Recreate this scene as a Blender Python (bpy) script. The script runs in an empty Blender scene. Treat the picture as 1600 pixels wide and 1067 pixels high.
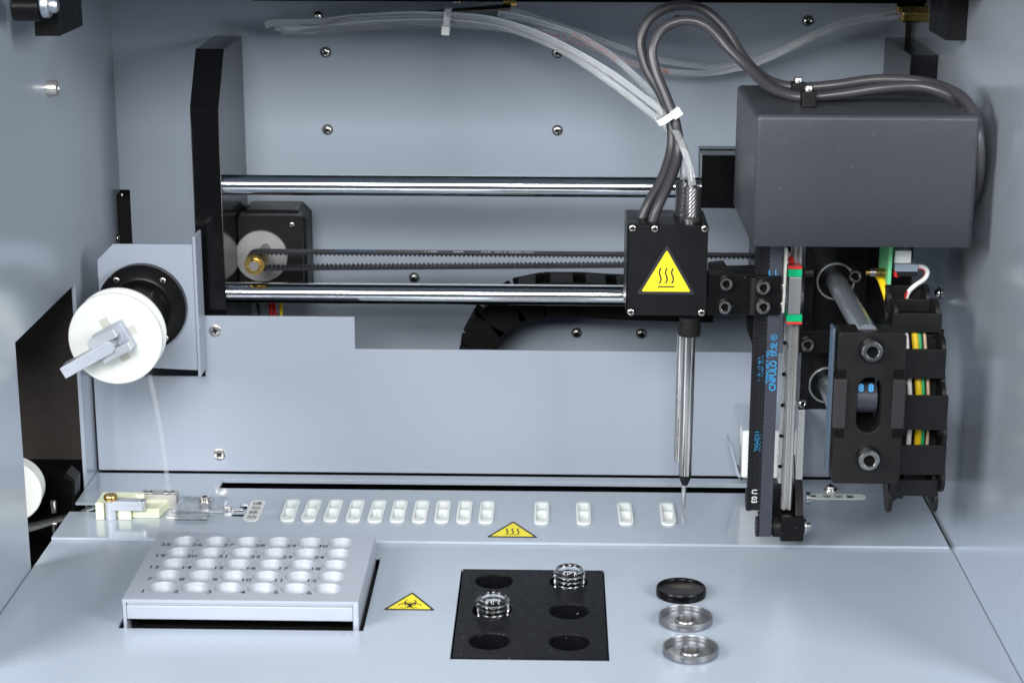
import bpy, math, random
from mathutils import Vector, Matrix
random.seed(7)
S = 0.001                                   # everything below is written in millimetres
scene = bpy.context.scene
COL = scene.collection
PI = math.pi

# ---------------------------------------------------------------- camera model (65 mm lens on a tripod)
FPX, PITCH, YAW, ROLL, CAMH = 2974.6, .271797, .0228176, .00203168, 350.0
_cw, _sw = math.cos(YAW), math.sin(YAW)
_r0 = Vector((_cw, _sw, 0)); _f0 = Vector((-_sw, _cw, 0)); _u0 = Vector((0, 0, 1))
FWD = _f0 * math.cos(PITCH) - _u0 * math.sin(PITCH)
_up = _u0 * math.cos(PITCH) + _f0 * math.sin(PITCH)
RIGHT = _r0 * math.cos(ROLL) + _up * math.sin(ROLL)
UP = _up * math.cos(ROLL) - _r0 * math.sin(ROLL)
CAM = Vector((0, 0, CAMH))

def at(x, y, X=None, Y=None, Z=None):       # measured photo point -> point on a known plane, mm
    d = RIGHT * ((x - 800) / FPX) - UP * ((y - 533.5) / FPX) + FWD
    if X is not None: t = (X - CAM.x) / d.x
    elif Y is not None: t = (Y - CAM.y) / d.y
    else: t = (Z - CAM.z) / d.z
    return CAM + d * t
def rect(x0, y0, x1, y1, Y):                # X0, X1, Z0, Z1 on the plane at depth Y
    a = at(x0, (y0 + y1) / 2, Y=Y).x; b = at(x1, (y0 + y1) / 2, Y=Y).x
    t = at((x0 + x1) / 2, y0, Y=Y).z; u = at((x0 + x1) / 2, y1, Y=Y).z
    return a, b, u, t

# ---------------------------------------------------------------- mesh helper
class MB:
    def __init__(s): s.v = []; s.f = []; s.m = []
    def add(s, vs, fs, m=0):
        o = len(s.v); s.v += [Vector(p) for p in vs]
        for f in fs: s.f.append([o + i for i in f]); s.m.append(m)
        return s
    def box(s, x0, x1, y0, y1, z0, z1, m=0):
        vs = [(x, y, z) for z in (z0, z1) for y in (y0, y1) for x in (x0, x1)]
        return s.add(vs, [(0, 2, 3, 1), (4, 5, 7, 6), (0, 1, 5, 4), (2, 6, 7, 3), (0, 4, 6, 2), (1, 3, 7, 5)], m)
    def obox(s, c, ax, ay, az, m=0):        # oriented box: centre and half axes
        c, ax, ay, az = Vector(c), Vector(ax), Vector(ay), Vector(az)
        vs = [c + ax * i + ay * j + az * k for k in (-1, 1) for j in (-1, 1) for i in (-1, 1)]
        return s.add(vs, [(0, 2, 3, 1), (4, 5, 7, 6), (0, 1, 5, 4), (2, 6, 7, 3), (0, 4, 6, 2), (1, 3, 7, 5)], m)
    def lathe(s, prof, o=(0, 0, 0), axis=(0, 0, 1), n=40, m=0, closed=False):
        o = Vector(o); a = Vector(axis).normalized()
        u = a.orthogonal().normalized(); w = a.cross(u)
        rings = []; vs = []
        for r, h in prof:
            if r < 1e-6: rings.append([len(vs)]); vs.append(o + a * h)
            else:
                rings.append(list(range(len(vs), len(vs) + n)))
                vs += [o + a * h + (u * math.cos(2*PI*i/n) + w * math.sin(2*PI*i/n)) * r for i in range(n)]
        fs = []
        pairs = list(zip(rings, rings[1:])) + ([(rings[-1], rings[0])] if closed else [])
        for A, B in pairs:
            for i in range(n):
                j = (i + 1) % n
                if len(A) == 1 and len(B) == 1: continue
                if len(A) == 1: fs.append((A[0], B[j], B[i]))
                elif len(B) == 1: fs.append((A[i], A[j], B[0]))
                else: fs.append((A[i], A[j], B[j], B[i]))
        return s.add(vs, fs, m)
    def cyl(s, p0, p1, r, r1=None, n=32, m=0):
        p0, p1 = Vector(p0), Vector(p1); L = (p1 - p0).length
        return s.lathe([(0, 0), (r, 0), (r if r1 is None else r1, L), (0, L)], p0, p1 - p0, n, m)
    def prism(s, pts, plane, a, b, m=0):
        def P(p, t): return {'xz': (p[0], t, p[1]), 'xy': (p[0], p[1], t), 'yz': (t, p[0], p[1])}[plane]
        n = len(pts); vs = [P(p, a) for p in pts] + [P(p, b) for p in pts]
        fs = [list(range(n))[::-1], list(range(n, 2*n))] + [(i, (i+1) % n, n + (i+1) % n, n + i) for i in range(n)]
        return s.add(vs, fs, m)
    def ring(s, outer, inner, z0, z1, m=0): # flat plate between two loops of equal count
        n = len(outer)
        vs = [(p[0], p[1], z) for L, z in ((outer, z0), (outer, z1), (inner, z1), (inner, z0)) for p in L]
        fs = []
        for k in range(4):
            for i in range(n):
                j = (i+1) % n; q = (k+1) % 4
                fs.append((k*n+i, k*n+j, q*n+j, q*n+i))
        return s.add(vs, fs, m)
    def tube(s, pts, r, n=14, m=0, per=8):
        P = spline(pts, per); N = len(P)
        t = (P[1]-P[0]).normalized(); u = t.orthogonal().normalized(); vs = []
        for i, p in enumerate(P):
            t2 = (P[min(i+1, N-1)] - P[max(i-1, 0)]).normalized()
            u = (u - t2 * u.dot(t2)).normalized(); w = t2.cross(u)
            vs += [p + (u*math.cos(2*PI*k/n) + w*math.sin(2*PI*k/n))*r for k in range(n)]
        fs = [(i*n+k, i*n+(k+1) % n, (i+1)*n+(k+1) % n, (i+1)*n+k) for i in range(N-1) for k in range(n)]
        fs += [list(range(n))[::-1], list(range((N-1)*n, N*n))]
        return s.add(vs, fs, m)
    def grid_plate(s, x0, x1, y0, y1, z0, z1, holes, m=0):
        xs = sorted({x0, x1, *[c for h in holes for c in h[:2] if x0 < c < x1]})
        ys = sorted({y0, y1, *[c for h in holes for c in h[2:4] if y0 < c < y1]})
        idx = {}; vs = []; fs = []
        def V(x, y, z):
            k = (x, y, z)
            if k not in idx: idx[k] = len(vs); vs.append(k)
            return idx[k]
        def full(i, j):
            if not (0 <= i < len(xs)-1 and 0 <= j < len(ys)-1): return False
            cx, cy = (xs[i]+xs[i+1])/2, (ys[j]+ys[j+1])/2
            return not any(h[0] < cx < h[1] and h[2] < cy < h[3] for h in holes)
        for i in range(len(xs)-1):
            for j in range(len(ys)-1):
                if not full(i, j): continue
                a, b, c, d = xs[i], xs[i+1], ys[j], ys[j+1]
                fs.append([V(a,c,z1), V(b,c,z1), V(b,d,z1), V(a,d,z1)])
                fs.append([V(a,d,z0), V(b,d,z0), V(b,c,z0), V(a,c,z0)])
                if not full(i, j-1): fs.append([V(a,c,z0), V(b,c,z0), V(b,c,z1), V(a,c,z1)])
                if not full(i, j+1): fs.append([V(b,d,z0), V(a,d,z0), V(a,d,z1), V(b,d,z1)])
                if not full(i-1, j): fs.append([V(a,d,z0), V(a,c,z0), V(a,c,z1), V(a,d,z1)])
                if not full(i+1, j): fs.append([V(b,c,z0), V(b,d,z0), V(b,d,z1), V(b,c,z1)])
        return s.add(vs, fs, m)
    def well(s, cx, cy, ax, ay, r, z, prof, n=40, m=0):   # rectangular cell of a top face with a round cup in it
        vs = []; fs = []
        for i in range(n):
            t = 2*PI*i/n; c, q = math.cos(t), math.sin(t); k = 1/max(abs(c), abs(q))
            vs.append((cx + ax*c*k, cy + ay*q*k, z))
        for rr, zz in [(r, z)] + prof:
            vs += [(cx + rr*math.cos(2*PI*i/n), cy + rr*math.sin(2*PI*i/n), zz) for i in range(n)]
        L = len(prof) + 2
        for k in range(L-1):
            for i in range(n):
                j = (i+1) % n; fs.append((k*n+i, k*n+j, (k+1)*n+j, (k+1)*n+i))
        fs.append([(L-1)*n+i for i in range(n)])
        return s.add(vs, fs, m)
    def stroke(s, pts, w, O, U, V, lift=0.1, m=0):
        O, U, V = Vector(O), Vector(U), Vector(V); Nn = U.cross(V); vs = []
        for i, p in enumerate(pts):
            a = Vector(pts[max(i-1, 0)]); b = Vector(pts[min(i+1, len(pts)-1)])
            d = (b-a).normalized(); nn = Vector((-d.y, d.x))*w/2
            for sg in (1, -1):
                q = Vector(p) + nn*sg; vs.append(O + U*q.x + V*q.y + Nn*lift)
        return s.add(vs, [(2*i+1, 2*i+3, 2*i+2, 2*i) for i in range(len(pts)-1)], m)
    def poly(s, pts, O, U, V, lift=0.1, m=0):
        O, U, V = Vector(O), Vector(U), Vector(V); Nn = U.cross(V)
        return s.add([O + U*p[0] + V*p[1] + Nn*lift for p in pts], [list(range(len(pts)))], m)
    def text(s, txt, size, O, U, V, lift=0.1, m=0, align='CENTER', warp=None, bold=0.0, sx=1.0):
        cu = bpy.data.curves.new('t', 'FONT'); cu.body = txt; cu.size = size; cu.align_x = align; cu.align_y = 'CENTER'
        cu.offset = bold; cu.resolution_u = 3
        ob = bpy.data.objects.new('t', cu); COL.objects.link(ob)
        dg = bpy.context.evaluated_depsgraph_get(); me = bpy.data.meshes.new_from_object(ob.evaluated_get(dg))
        O, U, V = Vector(O), Vector(U), Vector(V); Nn = U.cross(V)
        vs = [(O + U*v.co.x*sx + V*v.co.y + Nn*lift) if warp is None else warp(v.co.x*sx, v.co.y) for v in me.vertices]
        s.add(vs, [list(p.vertices) for p in me.polygons], m)
        bpy.data.objects.remove(ob); bpy.data.curves.remove(cu); bpy.data.meshes.remove(me)
        return s

def spline(pts, per=8):
    P = [Vector(p) for p in pts]; out = []
    for i in range(len(P)-1):
        p0, p1, p2, p3 = P[max(i-1, 0)], P[i], P[i+1], P[min(i+2, len(P)-1)]
        for k in range(per):
            t = k/per
            out.append(0.5*((2*p1) + (p2-p0)*t + (2*p0-5*p1+4*p2-p3)*t*t + (3*p1-p0-3*p2+p3)*t**3))
    return out + [P[-1]]
def rrect(cx, cy, hx, hy, r, n=6):
    out = []
    for sx, sy, a0 in ((1, 1, 0), (-1, 1, 90), (-1, -1, 180), (1, -1, 270)):
        for k in range(n+1):
            a = math.radians(a0 + 90*k/n)
            out.append((cx + sx*(hx-r) + r*math.cos(a), cy + sy*(hy-r) + r*math.sin(a)))
    return out

def build(name, mb, mats, parent=None, bevel=0.0, smooth=True, angle=35, seg=2, origin=None, solid=True):
    me = bpy.data.meshes.new(name)
    if parent is not None: o0 = Vector(parent['_o'])
    elif origin is not None: o0 = Vector(origin)
    else:
        xs = [v.x for v in mb.v]; ys = [v.y for v in mb.v]; zs = [v.z for v in mb.v]
        o0 = Vector(((min(xs)+max(xs))/2, (min(ys)+max(ys))/2, min(zs)))
    me.from_pydata([(v-o0)*S for v in mb.v], [], mb.f)
    if not isinstance(mats, (list, tuple)): mats = [mats]
    for m in mats: me.materials.append(m)
    me.polygons.foreach_set('material_index', mb.m)
    import bmesh
    bm = bmesh.new(); bm.from_mesh(me)
    if solid: bmesh.ops.recalc_face_normals(bm, faces=bm.faces)
    bm.to_mesh(me); bm.free()
    if smooth:
        me.shade_smooth(); me.set_sharp_from_angle(angle=math.radians(angle))
    o = bpy.data.objects.new(name, me); COL.objects.link(o)
    o['_o'] = list(o0)
    if parent is not None: o.parent = parent
    else: o.location = o0*S
    if bevel:
        b = o.modifiers.new('edge', 'BEVEL'); b.width = bevel*S; b.segments = seg; b.limit_method = 'ANGLE'
        b.angle_limit = math.radians(40); b.harden_normals = True
    return o
def tag(o, label, cat, group=None):
    o['label'] = label; o['category'] = cat
    if group: o['group'] = group
    return o
def struct(o, label=None):
    o['kind'] = 'structure'
    if label: o['label'] = label
    return o
def thing(name, label, cat, base, group=None):
    o = bpy.data.objects.new(name, None); COL.objects.link(o); o.empty_display_size = .005
    o.location = Vector(base)*S; o['_o'] = list(base)
    return tag(o, label, cat, group)

# ---------------------------------------------------------------- materials
def mat(name, col, rough=.5, metal=0., bump=0., bscale=800., rvar=0., cvar=0., cscale=60., trans=0., ior=1.45, coat=0., sss=0., aniso=0., stretch=None, spec=.5, coatior=1.5, coatr=.12, alpha=1., dust=0., dustc=.2):
    m = bpy.data.materials.new(name); m.use_nodes = True
    nt = m.node_tree; N = nt.nodes; L = nt.links; p = N['Principled BSDF']
    p.inputs['Base Color'].default_value = (*col, 1); p.inputs['Roughness'].default_value = rough
    p.inputs['Metallic'].default_value = metal; p.inputs['IOR'].default_value = ior
    p.inputs['Transmission Weight'].default_value = trans; p.inputs['Coat Weight'].default_value = coat
    p.inputs['Coat Roughness'].default_value = coatr; p.inputs['Coat IOR'].default_value = coatior; p.inputs['Alpha'].default_value = alpha; p.inputs['Specular IOR Level'].default_value = spec
    if sss:
        p.inputs['Subsurface Weight'].default_value = sss; p.inputs['Subsurface Radius'].default_value = (1, 1, .9)
        p.inputs['Subsurface Scale'].default_value = .0025
    if bump or rvar or cvar:
        tc = N.new('ShaderNodeTexCoord'); mp = N.new('ShaderNodeMapping'); L.new(tc.outputs['Object'], mp.inputs['Vector'])
        if stretch: mp.inputs['Scale'].default_value = stretch
    if bump:
        n = N.new('ShaderNodeTexNoise'); n.inputs['Scale'].default_value = bscale; n.inputs['Detail'].default_value = 2
        L.new(mp.outputs[0], n.inputs['Vector']); b = N.new('ShaderNodeBump'); b.inputs['Strength'].default_value = bump
        b.inputs['Distance'].default_value = .0004; L.new(n.outputs['Fac'], b.inputs['Height']); L.new(b.outputs[0], p.inputs['Normal'])
    if rvar:
        n = N.new('ShaderNodeTexNoise'); n.inputs['Scale'].default_value = cscale*.6; n.inputs['Detail'].default_value = 5
        L.new(mp.outputs[0], n.inputs['Vector']); r = N.new('ShaderNodeMapRange')
        r.inputs['From Min'].default_value = .3; r.inputs['From Max'].default_value = .7
        r.inputs['To Min'].default_value = rough-rvar; r.inputs['To Max'].default_value = rough+rvar
        L.new(n.outputs['Fac'], r.inputs['Value']); L.new(r.outputs[0], p.inputs['Roughness'])
    if cvar:
        n = N.new('ShaderNodeTexNoise'); n.inputs['Scale'].default_value = cscale; n.inputs['Detail'].default_value = 6
        L.new(mp.outputs[0], n.inputs['Vector']); mx = N.new('ShaderNodeMix'); mx.data_type = 'RGBA'
        mx.inputs['A'].default_value = (*[c*(1-cvar) for c in col], 1); mx.inputs['B'].default_value = (*[min(1, c*(1+cvar)) for c in col], 1)
        L.new(n.outputs['Fac'], mx.inputs['Factor']); L.new(mx.outputs['Result'], p.inputs['Base Color'])
    if dust:                                # sparse lint and dust specks lying on the part
        tc2 = N.new('ShaderNodeTexCoord'); n = N.new('ShaderNodeTexNoise'); n.inputs['Scale'].default_value = 620; n.inputs['Detail'].default_value = 1.5
        L.new(tc2.outputs['Object'], n.inputs['Vector']); r = N.new('ShaderNodeMapRange')
        r.inputs['From Min'].default_value = dust; r.inputs['From Max'].default_value = dust + .06; L.new(n.outputs['Fac'], r.inputs['Value'])
        mx2 = N.new('ShaderNodeMix'); mx2.data_type = 'RGBA'; mx2.inputs['B'].default_value = (dustc, dustc, dustc, 1)
        src = p.inputs['Base Color'].links[0].from_socket if p.inputs['Base Color'].is_linked else None
        if src is not None: L.new(src, mx2.inputs['A'])
        else: mx2.inputs['A'].default_value = (*col, 1)
        L.new(r.outputs[0], mx2.inputs['Factor']); L.new(mx2.outputs['Result'], p.inputs['Base Color'])
    return m
PAINT = (.325, .376, .442)
M = dict(
    wall=mat('grey_wall_paint', PAINT, .32, bump=.012, bscale=1200, coat=.8, coatior=1.6, coatr=.2),
    rwall=mat('grey_satin_metallic_paint', (.62, .68, .765), .18, .62, bump=.012, bscale=1200, stretch=(1, 1, .05)),
    deck=mat('grey_deck_paint', PAINT, .3, bump=.02, bscale=2600, cvar=.05, cscale=3000, coat=.7, coatior=1.6, coatr=.09),
    floor=mat('grey_floor_paint', PAINT, .25, bump=.006, bscale=1500, rvar=.03, cscale=20, dust=.765, dustc=.62),
    panel=mat('grey_panel_paint', (.325, .365, .432), .34, bump=.02, bscale=1200, rvar=.015, cvar=.015, cscale=500),
    black=mat('black_anodised_metal', (.0055, .0055, .006), .3, bump=.04, bscale=1800, rvar=.05, spec=.2, dust=.75, cvar=.15, cscale=200),
    gloss=mat('black_glossy_plate', (.0035, .0035, .004), .13, bump=.01, rvar=.03, cscale=200),
    matt=mat('black_matt_plastic', (.0095, .0092, .0098), .46, bump=.12, bscale=1400, rvar=.06, spec=.25, cvar=.2, cscale=150),
    chain=mat('dull_black_nylon', (.0045, .0045, .005), .6, spec=.12),
    gland=mat('dark_nickel_gland', (.2, .2, .205), .3, .9),
    void=mat('black_interior', (.004, .004, .004), .8, spec=.08),
    cover=mat('dark_grey_textured_cover', (.047, .051, .060), .42, bump=.2, bscale=2600, rvar=.04, cvar=.1, cscale=700, dust=.735),
    brown=mat('dark_brown_metal', (.05, .043, .04), .38, bump=.2, bscale=1500, rvar=.06, cvar=.15, cscale=300),
    chrome=mat('polished_steel_rod', (.66, .67, .7), .15, 1., rvar=.03, cscale=120, stretch=(.05, 1, 1)),
    yrod=mat('satin_rod', (.42, .46, .52), .24, .75),
    pin=mat('dull_steel', (.2, .195, .19), .45, .4),
    steel=mat('bright_steel', (.62, .61, .6), .24, 1., rvar=.06, cscale=300),
    dsteel=mat('brushed_steel', (.56, .55, .53), .34, .8, bump=.1, bscale=900, rvar=.08, cscale=300, stretch=(1, 1, .1)),
    nickel=mat('nickel_screw', (.66, .63, .58), .22, 1., rvar=.05, cscale=900),
    zinc=mat('zinc_plated_steel', (.62, .66, .7), .34, 1., bump=.25, bscale=700, rvar=.1, cscale=400),
    alu=mat('satin_aluminium', (.6, .62, .66), .42, .6, bump=.12, bscale=2500, rvar=.06, cscale=300),
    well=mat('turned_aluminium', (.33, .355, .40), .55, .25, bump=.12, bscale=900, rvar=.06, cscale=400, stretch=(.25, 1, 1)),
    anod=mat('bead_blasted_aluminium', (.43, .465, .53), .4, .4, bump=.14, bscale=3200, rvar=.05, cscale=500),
    castal=mat('sandblasted_aluminium', (.36, .355, .355), .55, .6, bump=.4, bscale=1800, rvar=.08, cscale=700),
    brass=mat('brass', (.62, .42, .13), .25, 1., rvar=.08, cscale=400),
    white=mat('white_plastic', (.74, .77, .74), .4, sss=.25, rvar=.05),
    cuv=mat('milky_white_plastic', (.72, .76, .74), .32, sss=.3, rvar=.05),
    yel=mat('pale_yellow_plastic', (.66, .70, .50), .35, sss=.25, rvar=.05),
    nylon=mat('white_nylon', (.8, .82, .8), .4, sss=.2),
    rubber=mat('black_belt_rubber', (.011, .012, .015), .5, spec=.3, bump=.1, bscale=1500, rvar=.06),
    belt=mat('blue_grey_belt_back', (.034, .038, .052), .5, bump=.1, bscale=1800, rvar=.06, cvar=.08, cscale=300),
    cable=mat('grey_cable_sheath', (.038, .037, .042), .36, bump=.06, bscale=900, rvar=.06),
    clear=mat('clear_tube', (.95, .97, .98), .02, trans=.8, ior=1.2),
    acryl=mat('clear_acrylic', (.97, .98, .99), .03, trans=.97, ior=1.12),
    glass=mat('clear_glass', (1, 1, 1), .0, trans=1., ior=1.5),
    film=mat('clear_film', (.93, .95, .96), .08, trans=.93, ior=1.08),
    ink=mat('black_ink', (.015, .015, .018), .5),
    yellow=mat('yellow_sticker', (.82, .70, .02), .4, cvar=.03),
    cyan=mat('light_blue_ink', (.03, .25, .5), .5),
    whink=mat('white_ink', (.72, .74, .76), .5),
    redink=mat('red_ink', (.55, .06, .06), .5),
    label=mat('pale_label_film', (.66, .68, .66), .45),
    green=mat('green_plastic', (.0, .36, .14), .35),
    pcb=mat('pale_green_board', (.14, .5, .24), .4),
    red=mat('red_plastic', (.6, .03, .025), .35),
    wyel=mat('yellow_wire', (.75, .52, .01), .4), wgrn=mat('green_wire', (.02, .35, .12), .4), wred=mat('red_wire', (.5, .02, .02), .4),
    wtan=mat('tan_wire', (.55, .38, .26), .4), wwhite=mat('white_wire', (.72, .7, .68), .4), wblk=mat('black_wire', (.02, .02, .02), .4),
)

# ---------------------------------------------------------------- small hardware, shared meshes
def mesh_only(name, mb, mats):
    o = build(name, mb, mats, origin=(0, 0, 0)); me = o.data; bpy.data.objects.remove(o); return me
def pan_screw_mesh(r, h, washer=False):
    mb = MB(); z = 0
    if washer:
        mb.lathe([(0, 0), (r*1.45, 0), (r*1.45, .5), (0, .5)], n=32, m=0); z = .5
    if not washer: mb.lathe([(0, 0), (r*1.16, 0), (r*1.16, .35), (0, .35)], n=32, m=1); z = .36
    mb.lathe([(r, z), (r, z+h*.35), (r*.9, z+h*.7), (r*.72, z+h*.9), (r*.45, z+h*.97), (0, z+h)], n=32)
    for a in (.3, .3+PI/2):
        c, s_ = math.cos(a), math.sin(a)
        mb.obox((0, 0, z+h*.94), (c*r*.6, s_*r*.6, 0), (-s_*r*.14, c*r*.14, 0), (0, 0, h*.1), m=1)
    return mesh_only('pan_screw', mb, [M['nickel'], M['void']])
def csk_screw_mesh(r):
    mb = MB()
    mb.lathe([(r, 0), (r, .15), (r*.9, .35), (r*.6, .45), (0, .5)], n=32)
    for a in (.55, .55+PI/2):
        c, s_ = math.cos(a), math.sin(a)
        mb.obox((0, 0, .47), (c*r*.5, s_*r*.5, 0), (-s_*r*.12, c*r*.12, 0), (0, 0, .08), m=1)
    return mesh_only('countersunk_screw', mb, [M['nickel'], M['void']])
def socket_screw_mesh(r, h, mt, washer=0):
    mb = MB(); z = 0
    if washer: mb.lathe([(0, 0), (washer, 0), (washer, .6), (0, .6)], n=36, m=2); z = .6
    mb.lathe([(r, z), (r, z+h*.82), (r*.88, z+h), (r*.62, z+h), (r*.56, z+h*.93)], n=36)
    u = r*.56; mb.lathe([(u, z+h*.93), (u*.93, z+h*.35)], n=6, m=0); mb.lathe([(u*1.0, z+h*.35), (0, z+h*.3)], n=6, m=1)
    return mesh_only('socket_screw', mb, [mt, M['void'], M['black']])
SCR = dict(pan=pan_screw_mesh(2.6, 1.9), panw=pan_screw_mesh(2.5, 2.2, True), pans=pan_screw_mesh(1.75, 1.0), csk=csk_screw_mesh(3.3), csks=csk_screw_mesh(1.7),
           sock=socket_screw_mesh(3.3, 3.2, M['steel']), sockb=socket_screw_mesh(4.6, 4.2, M['steel'], 5.6), socks=socket_screw_mesh(2.1, 2.2, M['nickel']),
           sockw=socket_screw_mesh(3.9, 5.2, M['dsteel']))
def screw(kind, P, axis, parent, name='screw', rot=None):
    o = bpy.data.objects.new(name, SCR[kind]); COL.objects.link(o)
    q = Vector((0, 0, 1)).rotation_difference(Vector(axis).normalized())
    o.rotation_mode = 'QUATERNION'
    from mathutils import Quaternion
    o.rotation_quaternion = q @ Quaternion((0, 0, 1), random.uniform(0, 1.5) if rot is None else rot)
    o.parent = parent; o.location = (Vector(P) - Vector(parent['_o']))*S
    return o
FR = (0, -1, 0)

# ---------------------------------------------------------------- the setting: the painted chamber
XL, XR, YB, ZT = -249.5, 197.0, 1070.0, 286.0
w = MB()                                              # left wall with the rectangular opening and a notch at the back
w.grid_plate(722, 1069.4, -45, ZT, 0, 2.0, [(844, 957.2, -50, 112.2), (1060, 1075, 70, 139)])
w.v = [Vector((XL - v.z, v.x, v.y)) for v in w.v]
left_wall = struct(build('left_wall', w, M['wall'], bevel=.25), 'grey painted left side wall with a tall rectangular opening')
for x, y in ((183, 372), (190, 305)): screw('pans', at(x, y, X=XL), (1, 0, 0), left_wall)
w = MB(); w.box(XR, XR+2, 722, 1070, -45, ZT)
right_wall = struct(build('right_wall', w, M['rwall'], bevel=.3), 'grey painted right side wall')
screw('pan', at(1468, 458, X=XR), (-1, 0, 0), right_wall)
w = MB()
w.grid_plate(-262, at(1412, 100, Y=YB).x, -45, ZT, 0, 2.0, [(-270, at(205, 340, Y=YB).x, 72, 140)])
w.v = [Vector((v.x, YB + v.z, v.y)) for v in w.v]
back_wall = struct(build('back_wall', w, M['wall'], bevel=.3), 'grey painted back wall with rows of screws')
for x, y in ((509, 82), (871, 83), (1058, 33), (1262, 33), (512, 203), (871, 204), (647, 434), (901, 520), (1002, 521)):
    screw('pan', at(x, y, Y=YB), FR, back_wall)
w = MB(); w.box(-300, 260, 1078, 1080, -60, ZT)
struct(build('rear_chassis', w, M['void']))
w = MB(); w.box(XL+.3, XR-.3, 886, 1069, 270, 272)
struct(build('ceiling', w, M['wall']))
zb = at(800, 3.5, Y=1030).z
w = MB(); w.box(at(395, 0, Y=1030).x, at(1466, 0, Y=1030).x, 1030, 1066, zb, zb+14)
struct(build('ceiling_beam', w, M['void'], bevel=.4), 'black beam along the top of the back wall')
w = MB(); w.box(-300, 260, 600, 1078, -62, -60)
struct(build('chassis_base', w, M['void']))

RK = (-190.6, -85.6, 779.0, 861.0)                    # sample rack footprint
BK = (-42.5, 24.2, 749.3, 848.6)                      # reagent block footprint
w = MB()
w.grid_plate(XL+.4, XR-.3, 600, 884, -1.5, 0, [(RK[0]-2.2, RK[1]+2.2, 776.6, 863), (BK[0]-.9, BK[1]+.7, 748.6, 849.6)])
struct(build('front_floor', w, M['floor'], bevel=.15), 'grey painted front floor plate with two rectangular cut-outs')
DZ = 1.5
CUV = [-135.6 + 11.29*i for i in range(10)] + [-5.7, 15.9, 37.6, 59.2]
holes = [(-178, 106, 954.3, 966.5), (XL, -236, 917, 930), (-164.5, -158.6, 912.5, 918.5), (-162.5, -158.5, 923, 930)]
holes += [(x-2.9, x+2.9, 908, 934) for x in CUV]
w = MB(); w.grid_plate(XL+.3, XR-1.5, 880.8, 977, 0.1, DZ, holes)
deck = struct(build('deck', w, M['deck'], bevel=.3), 'grey painted deck plate with a long black slot and a row of openings')
w = MB()                                              # rear lip of the slot
w.box(-178, 106, 966.5, 967.4, DZ-.05, DZ+.9)
build('slot_lip', w, M['deck'], parent=deck, bevel=.2)
screw('panw', at(1297, 765, Z=DZ), (0, 0, 1), deck)
w = MB(); w.box(-249, 195, 900, 976, -30, -29)
struct(build('deck_underside', w, M['void']))

# side compartment behind the opening of the left wall
c = MB()
c.box(-330, -329, 820, 985, -45, 125); c.box(-329, XL-2.1, 984, 985, -45, 125); c.box(-329, XL-2.1, 820, 985, 125, 126)
c.box(-329, XL-2.1, 820, 984, -45, -44)
comp = tag(build('side_compartment', c, M['brown']), 'dark brown metal compartment behind the left wall opening', 'compartment')
c = MB(); c.box(-328, XL-4, 955, 983, -44, 7)
build('inner_block', c, M['void'], parent=comp, bevel=.5)
p0 = at(103, 742, Y=940); p1 = at(115, 752, Y=940)
c = MB(); c.prism([(at(98, 745, Y=935).x, at(98, 745, Y=935).z), (at(103, 738, Y=935).x, at(103, 738, Y=935).z), (at(117, 750, Y=935).x, at(117, 750, Y=935).z),
                   (at(117, 800, Y=935).x, at(117, 800, Y=935).z), (at(113, 800, Y=935).x, at(113, 800, Y=935).z), (at(112, 753, Y=935).x, at(112, 753, Y=935).z)], 'xz', 935, 947)
build('bent_bracket', c, M['black'], parent=comp, bevel=.2)
for n_, (x, y0, y1, Y) in enumerate(((83, 782, 800, 915), (85, 818, 838, 900))):
    a, b = at(x, y0, Y=Y), at(x, y1, Y=Y)
    c = MB(); c.cyl((a.x, Y, b.z), (a.x, Y, a.z), 1.4); build('guide_pin', c, M['steel'], parent=comp)
# take-up reel in the compartment
rc = at(18, 765, Y=915)
t = thing('film_reel', 'white plastic film reel half hidden behind the left wall, inside the dark opening', 'reel', (rc.x, 915, rc.z-16))
c = MB(); c.lathe([(0, 0), (16, 0), (16.3, .4), (16.3, 2.2), (16, 2.6), (0, 2.6)], (rc.x, 912, rc.z), (0, 1, 0), n=64); build('flange', c, M['white'], parent=t)
c = MB(); c.lathe([(0, 0), (15.2, 0), (15.2, 9), (0, 9)], (rc.x, 914.7, rc.z), (0, 1, 0), n=64); build('film_roll', c, M['white'], parent=t)
c = MB()
pts = [(-285, 903, -4.5), (-268, 908, -4.0), (-250, 917, -1.5), (-240, 921, 1.2), (-233, 923.5, 2.6)]
P = spline(pts, 6); vs = []
for p in P: hw = 3.4 + max(0, min(1, (-240-p.x)/25))*4.0; vs += [p + Vector((0, -hw, 0)), p + Vector((0, hw, 0))]
c.add(vs, [(2*i, 2*i+1, 2*i+3, 2*i+2) for i in range(len(P)-1)])
o = build('film_tape', c, M['film'], solid=False); sm = o.modifiers.new('t', 'SOLIDIFY'); sm.thickness = .0003
tag(o, 'clear film running flat from the white reel in the opening to the yellow feeder block', 'film')

# ---------------------------------------------------------------- grey cover panel in front of the gantry
def q(x, y, Y): p = at(x, y, Y=Y); return (p.x, p.z)
YC = 979.0
t = thing('cover_panel', 'light grey stepped cover plate with two screws standing behind the deck', 'panel', (-73, YC, 2))
xr = 106.0
zt1 = q(436, 494.5, YC)[1]; zt2 = q(850, 548, YC)[1]; zlow = q(270, 588, YC)[1]
pts = [(-248.3, 2.2), (150, 2.2), (150, zt2), (-106.4, zt2), (-106.4, zt1), (-187.6, zt1), (-187.6, zlow), (-248.3, zlow)]
c = MB(); c.prism(pts, 'xz', YC, YC+1.5); build('plate', c, M['panel'], parent=t, bevel=.3)
for x, y in ((336, 517), (343, 710)): screw('csk', at(x, y, Y=YC), FR, t)
c = MB(); c.box(-248.3, 190, YC+6, YC+8, -10, 30); build('dark_backing', c, M['void'], parent=t)

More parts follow.
